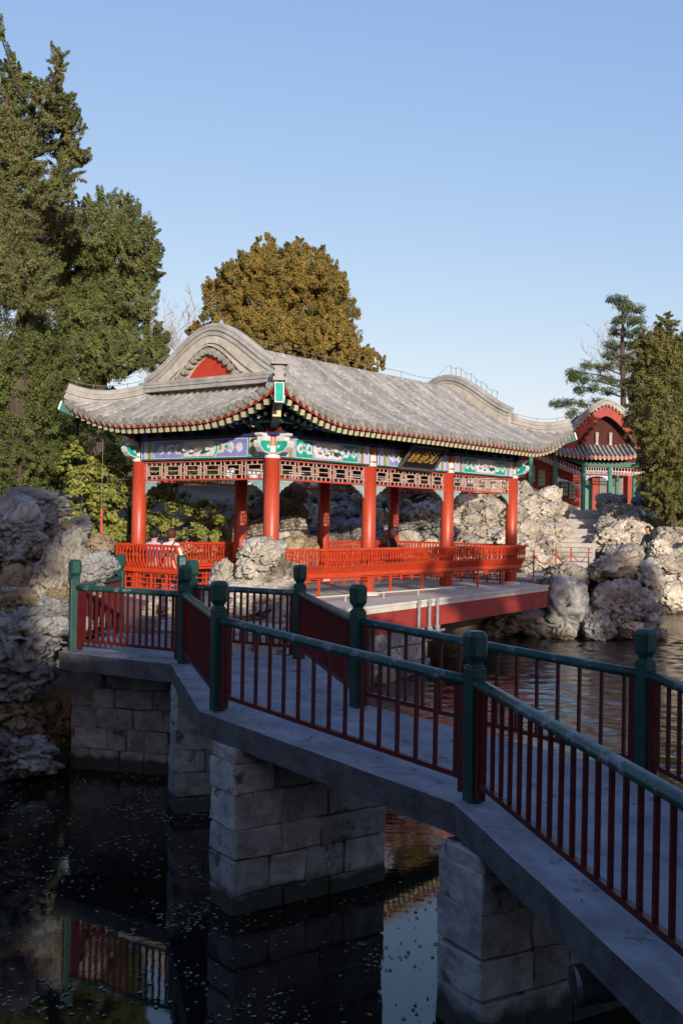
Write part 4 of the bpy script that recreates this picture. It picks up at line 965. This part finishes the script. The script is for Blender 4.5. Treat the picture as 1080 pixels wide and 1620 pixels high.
# inner wall, doors
strip((921, 812), (1030, 812), 2.3, 2.3, 1.9, 2.0, M['pink_wall'], 'inner_wall')
MB().bb(hx(936), hx(950), 1.78, 1.86, 0, 1.6).build('door', M['pillar_green'], hb_); MB().bb(hx(962), hx(1000), 1.84, 1.89, 0, 1.75).build('doorway', M['black'], hb_)
MB().bb(hx(920), hx(1030), -.5, 2.2, -.9, .0).build('floor_slab', M['platform'], hb_)
# lower roof: surface with tile rows, rafters ends under the eave
def hroof(xa, xb, fz, yb, name, depth=1.5, rise=.72):
    V = []; F = []; N = 24
    for i in range(7):
        s = i/6
        for j in range(N+1):
            x = xa+(xb-xa)*j/N; V.append((x, -.75+s*depth, fz(x)+rise*(s*.75+.25*s*s)))
    for i in range(6):
        for j in range(N): a = i*(N+1)+j; F.append((a, a+1, a+N+2, a+N+1))
    MB().add(V, F).build('roof_pan', M['tile_base'], hb_)
    nr = int((xb-xa)/.20)
    for k in range(nr+1):
        x = xa+.03+(xb-xa-.06)*k/nr; pts = [(x, -.77+s*depth, fz(x)+rise*(s*.75+.25*s*s)+.02) for s in (0, .33, .66, 1)]
        MB().tube(pts, .068, 8).build('tile_row', M['tile'], hb_)
        MB().tube([(x, -.80, fz(x)-.10), (x, -.35, fz(x)+.08)], .05, 8).build('rafter', M['cream'], hb_)
        if k < nr: MB().bb(x+.05, x+.15, -.77, -.74, fz(x)-.09, fz(x)+.03).build('drip_tile', M['fascia'], hb_)
zl = hz(724)
hroof(hx(872), hx(1003), lambda x: zl+.25*max(0, (-x-.2))*.55+.30*max(0, (x-1.4))**2*.6, 0, 'porch')
hroof(hx(800), hx(873), lambda x: zl+.12+(-x-1.45)*.30+.18, 0, 'corridor')
# upper hall with rounded gable facing the pond
gc = hx(955); gw = 1.95; zb = hz(702); zt = hz(640)
def gp(t, e=0.0, k=1.0): return (gc+t*(gw+e), zb+(zt-zb)*(1-abs(t)**1.45)*k+e*.6 if abs(t) < 1 else zb+e*.2)
N = 24; ts = [-1+2*i/N for i in range(N+1)]
outer = [gp(t, .0) for t in ts]; inner = [(gc+t*(gw-.25), zb-.52+(zt-zb)*(1-abs(t)**1.5)) for t in ts]
MB().prism(outer+inner[::-1], 'y', -.10, .0).build('bargeboard', M['pink_wall'], hb_)
wl = [(gc+t*(gw-.25), zb-.45+(zt-zb)*(1-abs(t)**1.5)) for t in ts]
MB().prism([(gc-gw+.25, zb-1.2)]+wl+[(gc+gw-.25, zb-1.2)], 'y', .45, .55).build('gable_wall', mat('shaded_red', (.07, .012, .010), (.045, .009, .008), 4, .8), hb_)  # tree shadow over the gable is put into this dark red
for x in (gc-.32, gc+.32): MB().lathe([(.10, zb-.35), (.07, zb-.2), (.09, zb+.25)], 10, c=(x, .36, .32)).build('king_post', M['paving'], hb_)
MB().bb(gc-1.5, gc+1.5, .2, .5, zb-.56, zb-.36).build('tie_beam', M['paving'], hb_)
# barrel roof behind with tile rows and ridge band
V = []; F = []
up_ = [(x, z+.06) for x, z in outer]
for y in (-.16, 4.5):
    for x, z in up_: V.append((x, y, z))
for j in range(N): F.append((j, j+1, N+1+j+1, N+1+j))
MB().add(V, F).build('roof_pan', M['tile_base'], hb_)
MB().sweep([(x, -.02, z+.03) for x, z in outer], [(-.16, 0), (.16, 0), (.16, .08), (.10, .10), (.10, .17), (.14, .19), (.12, .26), (-.12, .26), (-.14, .19), (-.10, .17), (-.10, .10), (-.16, .08)], (0, 1, 0)).build('gable_ridge', M['ridge'], hb_)
for i in range(2, N-1): x, z = outer[i]; MB().tube([(x, -.22, z-.02), (x, -.12, z-.01)], .055, 8).build('tile_end', M['tile_end'], hb_)
# ================================================================= TREES
def foliage_mesh(name, blobs, leaf=(.16, .05), clumps=26.0, per=46, cA=(.07, .09, .025), cB=(.12, .12, .03), seed=1, up=.35, rc=(.16, .30), shell=.55, droop=0.0, cC=None, plume=0.0):
    rg = np.random.default_rng(seed); C = []; RC = []; OUT = []; TI = []
    for (c, r) in blobs:
        c = np.array(c, float); r = np.array(r, float); area = 4*math.pi*((r[0]*r[1])**1.6/3+(r[0]*r[2])**1.6/3+(r[1]*r[2])**1.6/3)**(1/1.6)
        n = max(5, int(area*clumps/10)); u = rg.normal(size=(n, 3)); u /= np.linalg.norm(u, axis=1)[:, None]
        rad = rg.uniform(shell, 1.03, n)**.6
        wob = 1+.16*np.sin(u[:, 0]*5+c[0]*3)*np.cos(u[:, 2]*6+c[2]*2)
        C.append(c+u*r*(rad*wob)[:, None]); RC.append(rg.uniform(rc[0], rc[1], n)*np.clip(r.min(), .35, 1.3)); OUT.append(u); TI.append(rg.random(n))
    C = np.concatenate(C); RC = np.concatenate(RC); OUT = np.concatenate(OUT); TI = np.concatenate(TI); n = len(C); m = n*per
    idx = np.repeat(np.arange(n), per)
    g = rg.normal(size=(m, 3)); g /= (np.linalg.norm(g, axis=1)[:, None]+1e-9); g *= (rg.random(m)**.45)[:, None]
    ctr = C[idx]+g*RC[idx][:, None]*np.array([1.15, 1.15, .95+droop])
    if plume:                                              # each clump is a tapering spray pointing out and up (or hanging)
        AXC = OUT*.75+rg.normal(size=(n, 3))*.45; AXC[:, 2] += .75-2.2*droop; AXC /= np.linalg.norm(AXC, axis=1)[:, None]
        u_ = rg.uniform(-1, 1, m); ctr = C[idx]+AXC[idx]*(u_*RC[idx]*plume)[:, None]+g*(RC[idx]*.62*(1.05-.55*u_))[:, None]
    nrm = .75*g+OUT[idx]*.5+rg.normal(size=(m, 3))*.45; nrm[:, 2] += up; nrm /= np.linalg.norm(nrm, axis=1)[:, None]
    axs = rg.normal(size=(m, 3))*.8+OUT[idx]*.5+g*.6; axs[:, 2] += .4 - droop*1.5
    if plume: axs = AXC[idx]*.9+g*.7+rg.normal(size=(m, 3))*.35
    axs -= nrm*(axs*nrm).sum(1)[:, None]; axs /= np.linalg.norm(axs, axis=1)[:, None]+1e-9
    sd = np.cross(nrm, axs); L = leaf[0]*rg.uniform(.6, 1.4, m)[:, None]; Wd = leaf[1]*rg.uniform(.7, 1.3, m)[:, None]
    V = np.empty((m, 4, 3)); V[:, 0] = ctr-axs*L*.5; V[:, 1] = ctr+sd*Wd*.5; V[:, 2] = ctr+axs*L*.5; V[:, 3] = ctr-sd*Wd*.5
    me = bpy.data.meshes.new(name); me.vertices.add(m*4); me.vertices.foreach_set('co', V.reshape(-1))
    me.loops.add(m*4); me.loops.foreach_set('vertex_index', np.arange(m*4)); me.polygons.add(m); me.polygons.foreach_set('loop_start', np.arange(m)*4); me.polygons.foreach_set('loop_total', np.full(m, 4))
    t = np.clip(TI[idx]+rg.normal(size=m)*.18, 0, 1)[:, None]; col = np.array(cA)*(1-t)+np.array(cB)*t
    if cC is not None:
        k = rg.random(n)[idx] < .12; col[k] = np.array(cC)
    col *= rg.uniform(.75, 1.2, m)[:, None]
    at_ = me.attributes.new('tint', 'FLOAT_COLOR', 'POINT'); cc = np.ones((m, 4, 4)); cc[:, :, :3] = col[:, None, :]; at_.data.foreach_set('color', cc.reshape(-1))
    me.materials.append(M['leaf']); me.update(); me.validate(); return me
def pblobs(lst, d, dj=.0, seed=0, thick=1.0):
    rr = random.Random(seed); out = []
    for px, py, rx, ry in lst:
        dd = d+rr.uniform(-dj, dj); p = at(px, py, dd); k = dd/FPX; out.append((p, (rx*k, (rx+ry)/2*k*thick, ry*k)))
    return out
def tree(name, label, cat, blobs, base, tip, r0, seed, group=None, limbs=True, bark='bark', **kw):
    o = empty(name, base); tag(o, label, cat, group); rr = random.Random(seed); b = MB(); base = Vector(base); tip = Vector(tip); N = 7
    axis = [Vector((0, 0, -.3)).lerp(tip-base, 0)]+[ (tip-base)*t+Vector((rr.uniform(-.15, .15), rr.uniform(-.15, .15), 0))*t for t in [k/N for k in range(1, N+1)]]
    b.tube(axis, [r0*(1-.85*k/N) for k in range(N+1)], 8)
    if limbs:
        for c, r in blobs:
            c = Vector(c)-base; t = max(.12, min(.92, (c.z-.6*r[2]-.4)/max(.1, (tip-base).z))); s = (tip-base)*t; e = c+Vector((0, 0, -.1*r[2])); mid = s.lerp(e, .5)+Vector((0, 0, -.12*(e-s).length))
            rl = max(.02, r0*(1-.85*t)*.45); b.tube([s, mid, e, e+(e-s).normalized()*r[0]*.5], [rl, rl*.75, rl*.45, rl*.15], 5)
    b.build('trunk', M[bark], o)
    cm = foliage_mesh('crown', [(Vector(c)-base, r) for c, r in blobs], seed=seed, **kw); put('crown', cm, o); return o
OLIVE = dict(cA=(.105, .130, .044), cB=(.180, .180, .068))
def gz(p): return Vector((p.x, p.y, H1(p.x, p.y)))
# tall juniper at the left edge
bl = pblobs([(92, 100, 9, 30), (86, 140, 16, 30), (98, 172, 20, 32), (70, 165, 26, 34), (22, 128, 22, 40), (10, 175, 40, 46), (112, 205, 20, 34), (84, 220, 26, 30), (122, 250, 20, 13), (137, 243, 9, 8), (106, 262, 26, 32), (30, 232, 40, 55), (-20, 260, 50, 90), (94, 300, 26, 34), (20, 310, 46, 60), (68, 335, 34, 36), (-10, 400, 60, 80), (45, 385, 50, 55), (100, 350, 28, 30), (40, 445, 52, 45), (0, 50, 7, 18)], 25, 1.2, 1)
tree('juniper_tree', 'tall ragged juniper with twin spires at the left edge', 'tree', bl, gz(at(20, 760, 25)), at(60, 130, 25), .32, 21, leaf=(.085, .022), clumps=180, per=150, droop=.12, rc=(.15, .34), plume=1.7, cC=(.17, .145, .07), **OLIVE)
# rounder juniper behind the left eave
bl = pblobs([(172, 335, 40, 32), (205, 365, 42, 40), (140, 375, 50, 48), (222, 400, 34, 40), (180, 420, 60, 50), (120, 440, 60, 60), (232, 425, 22, 26), (205, 470, 46, 44), (150, 490, 62, 52), (90, 500, 60, 60), (225, 540, 42, 34), (180, 560, 60, 40), (120, 570, 60, 50), (246, 560, 22, 24), (75, 430, 40, 50)], 28.5, .9, 2)
tree('juniper_tree', 'broad rounded juniper directly behind the left end of the roof', 'tree', bl, gz(at(150, 760, 28.5)), at(170, 380, 28.5), .34, 22, leaf=(.088, .024), clumps=180, per=140, plume=1.4, rc=(.14, .30), cA=(.105, .140, .046), cB=(.180, .188, .068), cC=(.09, .10, .04))
# lower-left juniper, darker and greener
bl = pblobs([(25, 540, 55, 50), (60, 560, 46, 46), (10, 600, 60, 60), (60, 620, 60, 55), (20, 680, 70, 55), (60, 690, 44, 50), (40, 735, 70, 36), (90, 740, 40, 40), (20, 770, 60, 30)], 25.5, .8, 3)
tree('juniper_tree', 'low dark green juniper growing from the rockery at left', 'tree', bl, gz(at(30, 790, 25.5)), at(40, 560, 25.5), .25, 23, leaf=(.085, .024), clumps=150, per=120, plume=1.5, rc=(.14, .3), cA=(.075, .105, .030), cB=(.135, .150, .048))
# golden conifer behind the roof
bl = pblobs([(420, 392, 18, 26), (410, 425, 36, 30), (470, 402, 24, 22), (490, 425, 38, 36), (450, 440, 46, 40), (378, 440, 34, 30), (355, 470, 36, 34), (515, 455, 34, 40), (470, 480, 60, 48), (405, 490, 52, 46), (530, 500, 36, 44), (345, 515, 38, 26), (440, 530, 80, 40), (520, 545, 50, 38), (560, 565, 30, 28), (590, 575, 22, 16), (310, 525, 16, 14), (480, 575, 90, 30), (400, 565, 70, 36)], 46, 1.4, 4)
tree('golden_conifer', 'dense golden green conifer rising behind the middle of the roof', 'tree', bl, gz(at(450, 780, 46)), at(445, 420, 46), .4, 24, leaf=(.12, .038), clumps=120, per=130, plume=.9, cA=(.205, .162, .044), cB=(.285, .205, .054), rc=(.15, .28), cC=(.12, .11, .03))
# juniper at the right edge
bl = pblobs([(1050, 520, 16, 26), (1045, 560, 36, 36), (1075, 575, 30, 46), (1022, 605, 34, 36), (1050, 620, 46, 50), (1018, 655, 28, 38), (1044, 680, 42, 46), (1075, 700, 40, 60), (1034, 718, 28, 34), (1050, 745, 40, 44), (1085, 780, 30, 50), (1035, 775, 18, 26), (1020, 550, 18, 26), (1058, 792, 34, 28), (1078, 815, 30, 24)], 41, 1.0, 5)
tree('juniper_tree', 'large hanging juniper at the right edge above the rocks', 'tree', bl, gz(at(1075, 830, 41)), at(1050, 540, 41), .35, 25, leaf=(.12, .034), clumps=100, per=130, plume=1.6, rc=(.15, .32), droop=.35, cA=(.105, .115, .034), cB=(.175, .165, .050), cC=(.20, .17, .08))
# green shrub behind the left columns
bl = pblobs([(150, 705, 40, 28), (120, 740, 40, 40), (170, 745, 40, 36), (140, 790, 42, 36), (180, 805, 40, 34), (165, 840, 36, 26), (130, 835, 36, 26), (185, 760, 30, 40)], 24.9, .3, 16)+pblobs([(250, 790, 46, 36), (285, 815, 40, 32), (245, 835, 40, 26), (330, 822, 30, 28), (335, 850, 22, 18), (150, 845, 36, 22), (235, 775, 36, 30), (205, 835, 36, 24)], 26.0, .3, 6)
tree('leafy_shrub', 'yellow green leafy shrub on the bank behind the left columns', 'shrub', bl, gz(at(210, 850, 26)), at(200, 780, 26), .10, 26, leaf=(.12, .065), clumps=60, per=44, cA=(.16, .19, .04), cB=(.29, .29, .075), up=.5, rc=(.2, .36))
# dark evergreens massed on the slope behind, between the trunks
for k, (lb, lst, d, base) in enumerate((('dark evergreen filling the gap under the left junipers', [(40, 620, 80, 60), (130, 650, 70, 50), (60, 700, 90, 50), (150, 690, 50, 40)], 33, (90, 770)), ('dark evergreen behind the left eave and the shrub', [(180, 660, 60, 40), (250, 690, 60, 50), (230, 740, 60, 40), (310, 730, 50, 50)], 36, (230, 800)))):
    bl = pblobs(lst, d, .6, 7+k)
    tree('evergreen_tree', lb, 'tree', bl, gz(at(base[0], base[1], d)), at(lst[0][0], lst[0][1], d), .25, 27+k, leaf=(.24, .09), clumps=50, per=46, cA=(.045, .065, .022), cB=(.08, .095, .03), group='dark evergreens on the slope')
# deodar cedar by the hall
ce = empty('cedar_tree', gz(at(985, 770, 53))); tag(ce, 'dark layered cedar with drooping tiers beside the hall roof', 'tree')
b0 = Vector(ce.location); k_ = 53/FPX; b = MB(); tr = [at(988, 770, 53)-b0, at(985, 640, 53)-b0, at(983, 540, 53)-b0, at(986, 490, 53)-b0, at(978, 466, 53)-b0, at(972, 466, 53)-b0]
b.tube(tr, [.22, .15, .09, .05, .025, .008], 7); bls = []
for (y, xs) in ((473, (972, 985)), (487, (980, 995, 1008)), (505, (978, 990, 1002, 1010)), (525, (972, 985, 1000, 1012)), (545, (965, 978, 995, 1010)), (565, (965, 978, 992)), (580, (930, 950, 970, 990)), (600, (905, 925, 948, 970)), (615, (918, 940, 960, 985)), (638, (880, 900, 920, 945)), (655, (905, 930, 955)), (590, (905, 915))):
    for x in xs:
        p = at(x, y+rnd.uniform(-3, 3), 53+rnd.uniform(-1.2, 1.2)); bls.append((p-b0, (10*k_, 14*k_, 4.5*k_)))
    e = at(xs[0], y-2, 53)-b0; s = at(986, y+14, 53)-b0; b.tube([s, s.lerp(e, .5)+Vector((0, 0, .1)), e], [.05, .035, .01], 5)
b.build('trunk', M['bark'], ce)
put('crown', foliage_mesh('crown', bls, leaf=(.24, .035), clumps=90, per=34, cA=(.06, .095, .048), cB=(.14, .165, .07), seed=31, rc=(.4, .9), up=.6), ce)
# leafless trees
def bare(label, base, top, spread, seed, r0=.10, n0=5, mt='bark_pale'):
    rr = random.Random(seed); o = empty('bare_tree', base); tag(o, label, 'tree'); b = MB(); base = Vector(base); h = (Vector(top)-base)
    def br(p, d, L, r, lv):
        q = p; pts = [p]; dd = d.copy()
        for k in range(3): dd = (dd+Vector((rr.gauss(0, .12), rr.gauss(0, .12), rr.gauss(.03, .08)))).normalized(); q = q+dd*(L/3); pts.append(q)
        b.tube(pts, [r, r*.82, r*.66, r*.5], 4 if lv > 1 else 3, caps=False)
        if lv == 0: return
        for k in range(rr.choice((3, 4, 4))):
            t = rr.choice((1, 2, 3, 3)); ang = rr.uniform(0, 6.28); sdv = Vector((math.cos(ang), math.sin(ang), rr.uniform(.0, .5)))
            br(pts[t], (dd*.9+sdv*spread).normalized(), L*rr.uniform(.55, .78), max(r*.52, .012), lv-1)
    L = h.length*.36; br(Vector((0, 0, -.2)), h.normalized(), L, r0, 6)
    b.build('trunk', M[mt], o)
bare('pale leafless tree between the left juniper and the roof', gz(at(262, 700, 52)), at(268, 430, 52), .55, 3, .16)
bare('leafless pinkish tree behind the right juniper', gz(at(1050, 760, 58)), at(1052, 470, 58), .62, 8, .16)

# ================================================================= PEOPLE
def person(label, loc, rz, top, pants, hair, lean=0.0, skin=(.48, .28, .19), arms='lap', strap=None):
    o = empty('person', loc, rz); tag(o, label, 'person')
    J = {'pel': (0, 0, .60), 'sp': (0, -.01+lean*.3, .80), 'ch': (0, lean*.65, 1.0), 'nk': (0, .015+lean*.9, 1.13), 'hb': (0, .03+lean*1.05, 1.20), 'ht': (0, .035+lean*1.25, 1.31), 'hc': (0, .03+lean*1.3, 1.37)}
    Rr = {'pel': .135, 'sp': .125, 'ch': .135, 'nk': .052, 'hb': .075, 'ht': .098, 'hc': .06}
    E = [('pel', 'sp'), ('sp', 'ch'), ('ch', 'nk'), ('nk', 'hb'), ('hb', 'ht'), ('ht', 'hc')]
    for s, n_ in ((-1, 'l'), (1, 'r')):
        J.update({n_+'sh': (s*.165, lean*.75, 1.06), n_+'el': (s*.235, .07+lean*.8, .80), n_+'wr': (s*.11, .27+lean*.6, .70), n_+'pa': (s*.06, .32+lean*.6, .685), n_+'hp': (s*.09, .03, .57), n_+'kn': (s*.12, .44, .53), n_+'an': (s*.12, .46, .10), n_+'to': (s*.13, .60, .045)})
        Rr.update({n_+'sh': .075, n_+'el': .054, n_+'wr': .036, n_+'pa': .034, n_+'hp': .11, n_+'kn': .068, n_+'an': .046, n_+'to': .042})
        E += [('ch', n_+'sh'), (n_+'sh', n_+'el'), (n_+'el', n_+'wr'), (n_+'wr', n_+'pa'), ('pel', n_+'hp'), (n_+'hp', n_+'kn'), (n_+'kn', n_+'an'), (n_+'an', n_+'to')]
        for f_ in range(5):
            a = (f_-2)*.016; ln = (.045, .07, .078, .07, .055)[f_]; bx = Vector(J[n_+'pa'])
            k1 = '%sf%d' % (n_, f_)
            dr = Vector((-s*.6, .55, -.15)) if f_ else Vector((-s*.9, .1, .25))
            pd = Vector((.55*s, .6, 0)).normalized()
            J[k1] = tuple(bx+pd*a+dr.normalized()*ln); Rr[k1] = .0095; E.append((n_+'pa', k1))
    keys = list(J); me = bpy.data.meshes.new('body'); me.from_pydata([J[k] for k in keys], [(keys.index(a), keys.index(b)) for a, b in E], [])
    bo = bpy.data.objects.new('body', me); COL.objects.link(bo)
    sk = bo.modifiers.new('skin', 'SKIN'); sv = me.skin_vertices[0].data
    for i, k in enumerate(keys): sv[i].radius = (Rr[k], Rr[k]*(.8 if k in ('pel', 'sp', 'ch') else 1)); sv[i].use_root = (k == 'pel')
    ss = bo.modifiers.new('sub', 'SUBSURF'); ss.levels = 2; ss.render_levels = 2
    dg = bpy.context.evaluated_depsgraph_get(); fm = bpy.data.meshes.new_from_object(bo.evaluated_get(dg)); bpy.data.objects.remove(bo)
    for m_ in (mat('cloth', top, None, 20, .85, .2, 60), mat('trousers', pants, None, 20, .85), mat('skin', skin, None, 20, .6)): fm.materials.append(m_)
    hb = Vector(J['hb']); nz = J['nk'][2]
    for p in fm.polygons:
        c = p.center; mi = 0
        if c.z > nz+.02 and abs(c.x) < .13: mi = 2
        elif c.z < .665 and (c.y > .10 or c.z < .60) and not (abs(c.x) < .16 and .655 < c.z and c.y > .2): mi = 1
        if min((c-Vector(J['lpa'])).length, (c-Vector(J['rpa'])).length) < .085: mi = 2
        p.material_index = mi; p.use_smooth = True
    put('body', fm, o)
    hm = bmesh.new(); bmesh.ops.create_icosphere(hm, subdivisions=3, radius=1); ht = Vector(J['ht'])
    for v in hm.verts:
        q = v.co; f = 1+.06*noise.noise(q*4+Vector(loc)); y = q.y; z = q.z
        v.co = Vector((q.x*.106*f, (y*.118*f if y < .2 else .2*.118+(y-.2)*.05)-.012, z*(.112 if z > 0 else .135)*f+.012))
    for f in [f for f in hm.faces if f.calc_center_median().y > .03 and f.calc_center_median().z < .05]: hm.faces.remove(f)
    h_ = bpy.data.meshes.new('hair'); hm.to_mesh(h_); hm.free(); h_.materials.append(mat('hair', hair, None, 30, .6, .3, 80)); h_.polygons.foreach_set('use_smooth', [True]*len(h_.polygons)); put('hair', h_, o, ht)
    # face: eyes, nose, mouth
    fb = MB()
    for s in (-1, 1): fb.lathe([(.004, -.008), (.010, 0), (.004, .008)], 8, 0, (s*.034, ht.y+.088, ht.z+.0))
    fb.build('eyes', M['black'], o); MB().box((0, ht.y+.098, ht.z-.03), (.022, .03, .04)).build('nose', fm.materials[2], o); MB().box((0, ht.y+.084, ht.z-.068), (.045, .012, .010)).build('mouth', M['lat_red'], o)
    if strap:
        sb = MB(); pts = [(.15, -.145, 1.00), (.05, -.175, .90), (-.08, -.172, .78), (-.17, -.10, .68)]
        pts = [(.13, -.02, 1.14), (.12, -.10, 1.08)]+pts; sb.tube(pts, .014, 5); sb.build('bag_strap', M['black'], o)
    return o
AX = math.atan2(DU.y, DU.x)
person('person in a pale pink coat with dark hair seated on the left bench', pav(.08, 3.42, -.06), AX-math.pi/2, (.62, .44, .58), (.30, .22, .26), (.012, .010, .010))
person('person in a white jacket with dark strap seated on the left bench', pav(.08, 2.88, -.05), AX-math.pi/2+.15, (.66, .64, .66), (.52, .46, .50), (.075, .022, .018), strap=True)
person('person in dark clothes with white cap seated at the far end inside', pav(9.0, 3.62, -.02), AX-math.pi/2-1.6+.2, (.02, .02, .025), (.02, .02, .025), (.62, .61, .60), lean=.16)
pr_ = at(1036, 872, 36.5); person('person in a black jacket sitting among the sunlit rocks at right', (pr_.x-.12, pr_.y+.2, pr_.z-.56), 2.2, (.02, .022, .028), (.03, .03, .035), (.012, .010, .010), lean=.10)

# ================================================================= FLOATING LEAVES
rg = np.random.default_rng(5); NL = 2300; V = []; F = []; tc_ = []
cl = [(rg.uniform(-4.2, 1.4), rg.uniform(6.6, 13.4)) for _ in range(75)]
k = 0; tries = 0
while k < NL and tries < 40000:
    tries += 1
    if rg.random() < .68: cx, cy = cl[rg.integers(len(cl))]; x, y = cx+rg.normal()*.22, cy+rg.normal()*.14
    else: x, y = rg.uniform(-4.6, 2.4), rg.uniform(6.3, 14.2)
    if x > -.3 and rg.random() < .45: continue
    if x > 2.2 or y > 14.3 or y < 6.2: continue
    L = rg.uniform(.014, .05); w = L*rg.uniform(.35, .7); a = rg.uniform(0, 6.28); ca, sa = math.cos(a), math.sin(a); z = .004
    pts = [(-L/2, 0, 0), (-L*.2, w/2, .003), (L*.2, w*.4, .006), (L/2, 0, .002), (L*.2, -w*.4, .004), (-L*.2, -w/2, .001)]
    bI = len(V); V += [(x+p[0]*ca-p[1]*sa, y+p[0]*sa+p[1]*ca, z+p[2]) for p in pts]; F.append(tuple(range(bI, bI+6)))
    c = np.array((.30, .25, .16))*(1-(q := rg.random()))+np.array((.16, .15, .06))*q; tc_ += [(*c, 1)]*6; k += 1
me = bpy.data.meshes.new('floating_leaves'); me.from_pydata(V, [], F); a_ = me.attributes.new('tint', 'FLOAT_COLOR', 'POINT'); a_.data.foreach_set('color', np.array(tc_).reshape(-1)); me.materials.append(M['leaf'])
tag(put('floating_leaves', me), 'small dry leaves floating on the dark pond water', 'leaves', kind='stuff')

# fallen leaves on the bridge deck
V = []; F = []; tc_ = []
while len(F) < 150:
    i = int(rg.integers(0, 5)); t, u_ = rg.random(), rg.random(); u_ = u_**2 if rg.random() < .5 else 1-u_**2
    p = OUTN[i].lerp(OUTN[i+1], t).lerp(OUTF[i].lerp(OUTF[i+1], t), .06+.88*u_)
    zn = NEARZ[i]+(NEARZ[i+1]-NEARZ[i])*t; zf_ = FARZ[i]+(FARZ[i+1]-FARZ[i])*t; zd_ = ZD+zn+(zf_-zn)*(.06+.88*u_)
    L = rg.uniform(.02, .05); w = L*rg.uniform(.35, .7); a = rg.uniform(0, 6.28); ca, sa = math.cos(a), math.sin(a); bI = len(V)
    V += [(p.x+q[0]*ca-q[1]*sa, p.y+q[0]*sa+q[1]*ca, zd_+.006+q[2]) for q in [(-L/2, 0, 0), (-L*.2, w/2, .004), (L*.2, w*.4, .008), (L/2, 0, .003), (L*.2, -w*.4, .006), (-L*.2, -w/2, .002)]]; F.append(tuple(range(bI, bI+6)))
    c = np.array((.26, .20, .12))*rg.uniform(.5, 1.3); tc_ += [(*c, 1)]*6
me = bpy.data.meshes.new('fallen_leaves'); me.from_pydata(V, [], F); a_ = me.attributes.new('tint', 'FLOAT_COLOR', 'POINT'); a_.data.foreach_set('color', np.array(tc_).reshape(-1)); me.materials.append(M['leaf'])
tag(put('fallen_leaves', me), 'dry fallen leaves scattered on the bridge deck', 'leaves', kind='stuff')

# ================================================================= UNSEEN SHADE CASTERS ADDED BEHIND AND OVER THE VIEWPOINT
hl = empty('shade_caster_hall', (0, -11, 1.4)); tag(hl, 'unseen grey roofed hall added behind the viewpoint to shade the bridge', 'hall')  # invented to cast the foreground shade; roof heights set where it ends
MB().bb(-16, 10.2, -4, 3.2, 0, 4.3).build('wall', M['pink_wall'], hl)
MB().prism([(-6.0, 3.6), (-4.4, 4.3), (-1.2, 5.9), (0, 6.12), (1.2, 5.9), (4, 4.4), (5.2, 3.8)], 'x', 4.0, 11).build('roof', M['tile_base'], hl)
MB().prism([(-6.0, 3.4), (-4.4, 3.9), (-1.2, 4.9), (0, 5.1), (1.2, 4.9), (4, 3.9), (5.2, 3.4)], 'x', -17, 3.95).build('roof', M['tile_base'], hl)
for k, (x, y, h, w) in enumerate(((12.6, -11, 8.9, 1.7), (15.2, -10.5, 9.6, 2.0), (18.4, -10.5, 9.6, 2.0), (2.5, -14.5, 9.3, 1.5), (-.9, -14.8, 9.4, 1.9), (-4.6, -14.5, 9.2, 2.0))):  # unseen junipers added; heights and places chosen for the shade they cast
    base = Vector((x, y, 1.45)); bl = []
    for q in range(5):
        t = q/4; bl.append((Vector((x+rnd.uniform(-.4, .4), y+rnd.uniform(-.4, .4), 1.45+h*(.22+.64*t))), (w*(1.1-.4*t), w*(1.1-.4*t), h*.17)))
    tree('juniper_tree', 'dense unseen juniper added behind the viewpoint as shade caster, %s in its row' % ('fourth', 'fifth', 'sixth', 'third', 'second', 'first')[k], 'tree', bl, base, base+Vector((0, 0, h)), .4, 60+k, group='shade junipers added behind the viewpoint', leaf=(.34, .2), clumps=22, per=40, cA=(.06, .07, .02), cB=(.1, .1, .03), shell=.15)
# unseen low pine, invented to block sky light over the near deck
bl = [(Vector((x, y, z)), (2.0, 1.9, .32)) for x, y, z in ((-2.6, -.2, 5.0), (3.6, 1.0, 5.0), (5.8, .9, 5.0), (-1.9, -1.8, 5.1), (5.0, -1.6, 5.1), (7.4, -.6, 5.1), (-1.6, -3.4, 5.2), (5.2, -3.6, 5.2), (-4.6, -2.8, 5.1))]
tree('sky_block_pine', 'unseen low pine added over the viewpoint to block sky light', 'tree', bl, Vector((3.2, -4.6, 1.48)), Vector((3.6, -2.6, 5.2)), .25, 77, leaf=(.22, .07), clumps=60, per=50, cA=(.05, .07, .025), cB=(.09, .1, .035), shell=.2)
# evergreens on the far bank, right of the frame
for k, (x, y, h) in enumerate(((19.5, 50, 8.5), (25, 52, 10), (31, 54, 9))):
    base = gz(Vector((x, y, 0))); bl = [(base+Vector((rnd.uniform(-.6, .6), rnd.uniform(-.6, .6), h*(.2+.17*q))), (2.6-.4*q, 2.4-.4*q, h*.15)) for q in range(5)]
    tree('evergreen_tree', 'evergreen on the far bank right of the frame, %s from the hall' % ('first', 'second', 'third')[k], 'tree', bl, base, base+Vector((0, 0, h)), .3, 90+k, group='evergreens on the far bank', leaf=(.3, .1), clumps=24, per=46, plume=1.3, cA=(.08, .095, .03), cB=(.13, .135, .045))
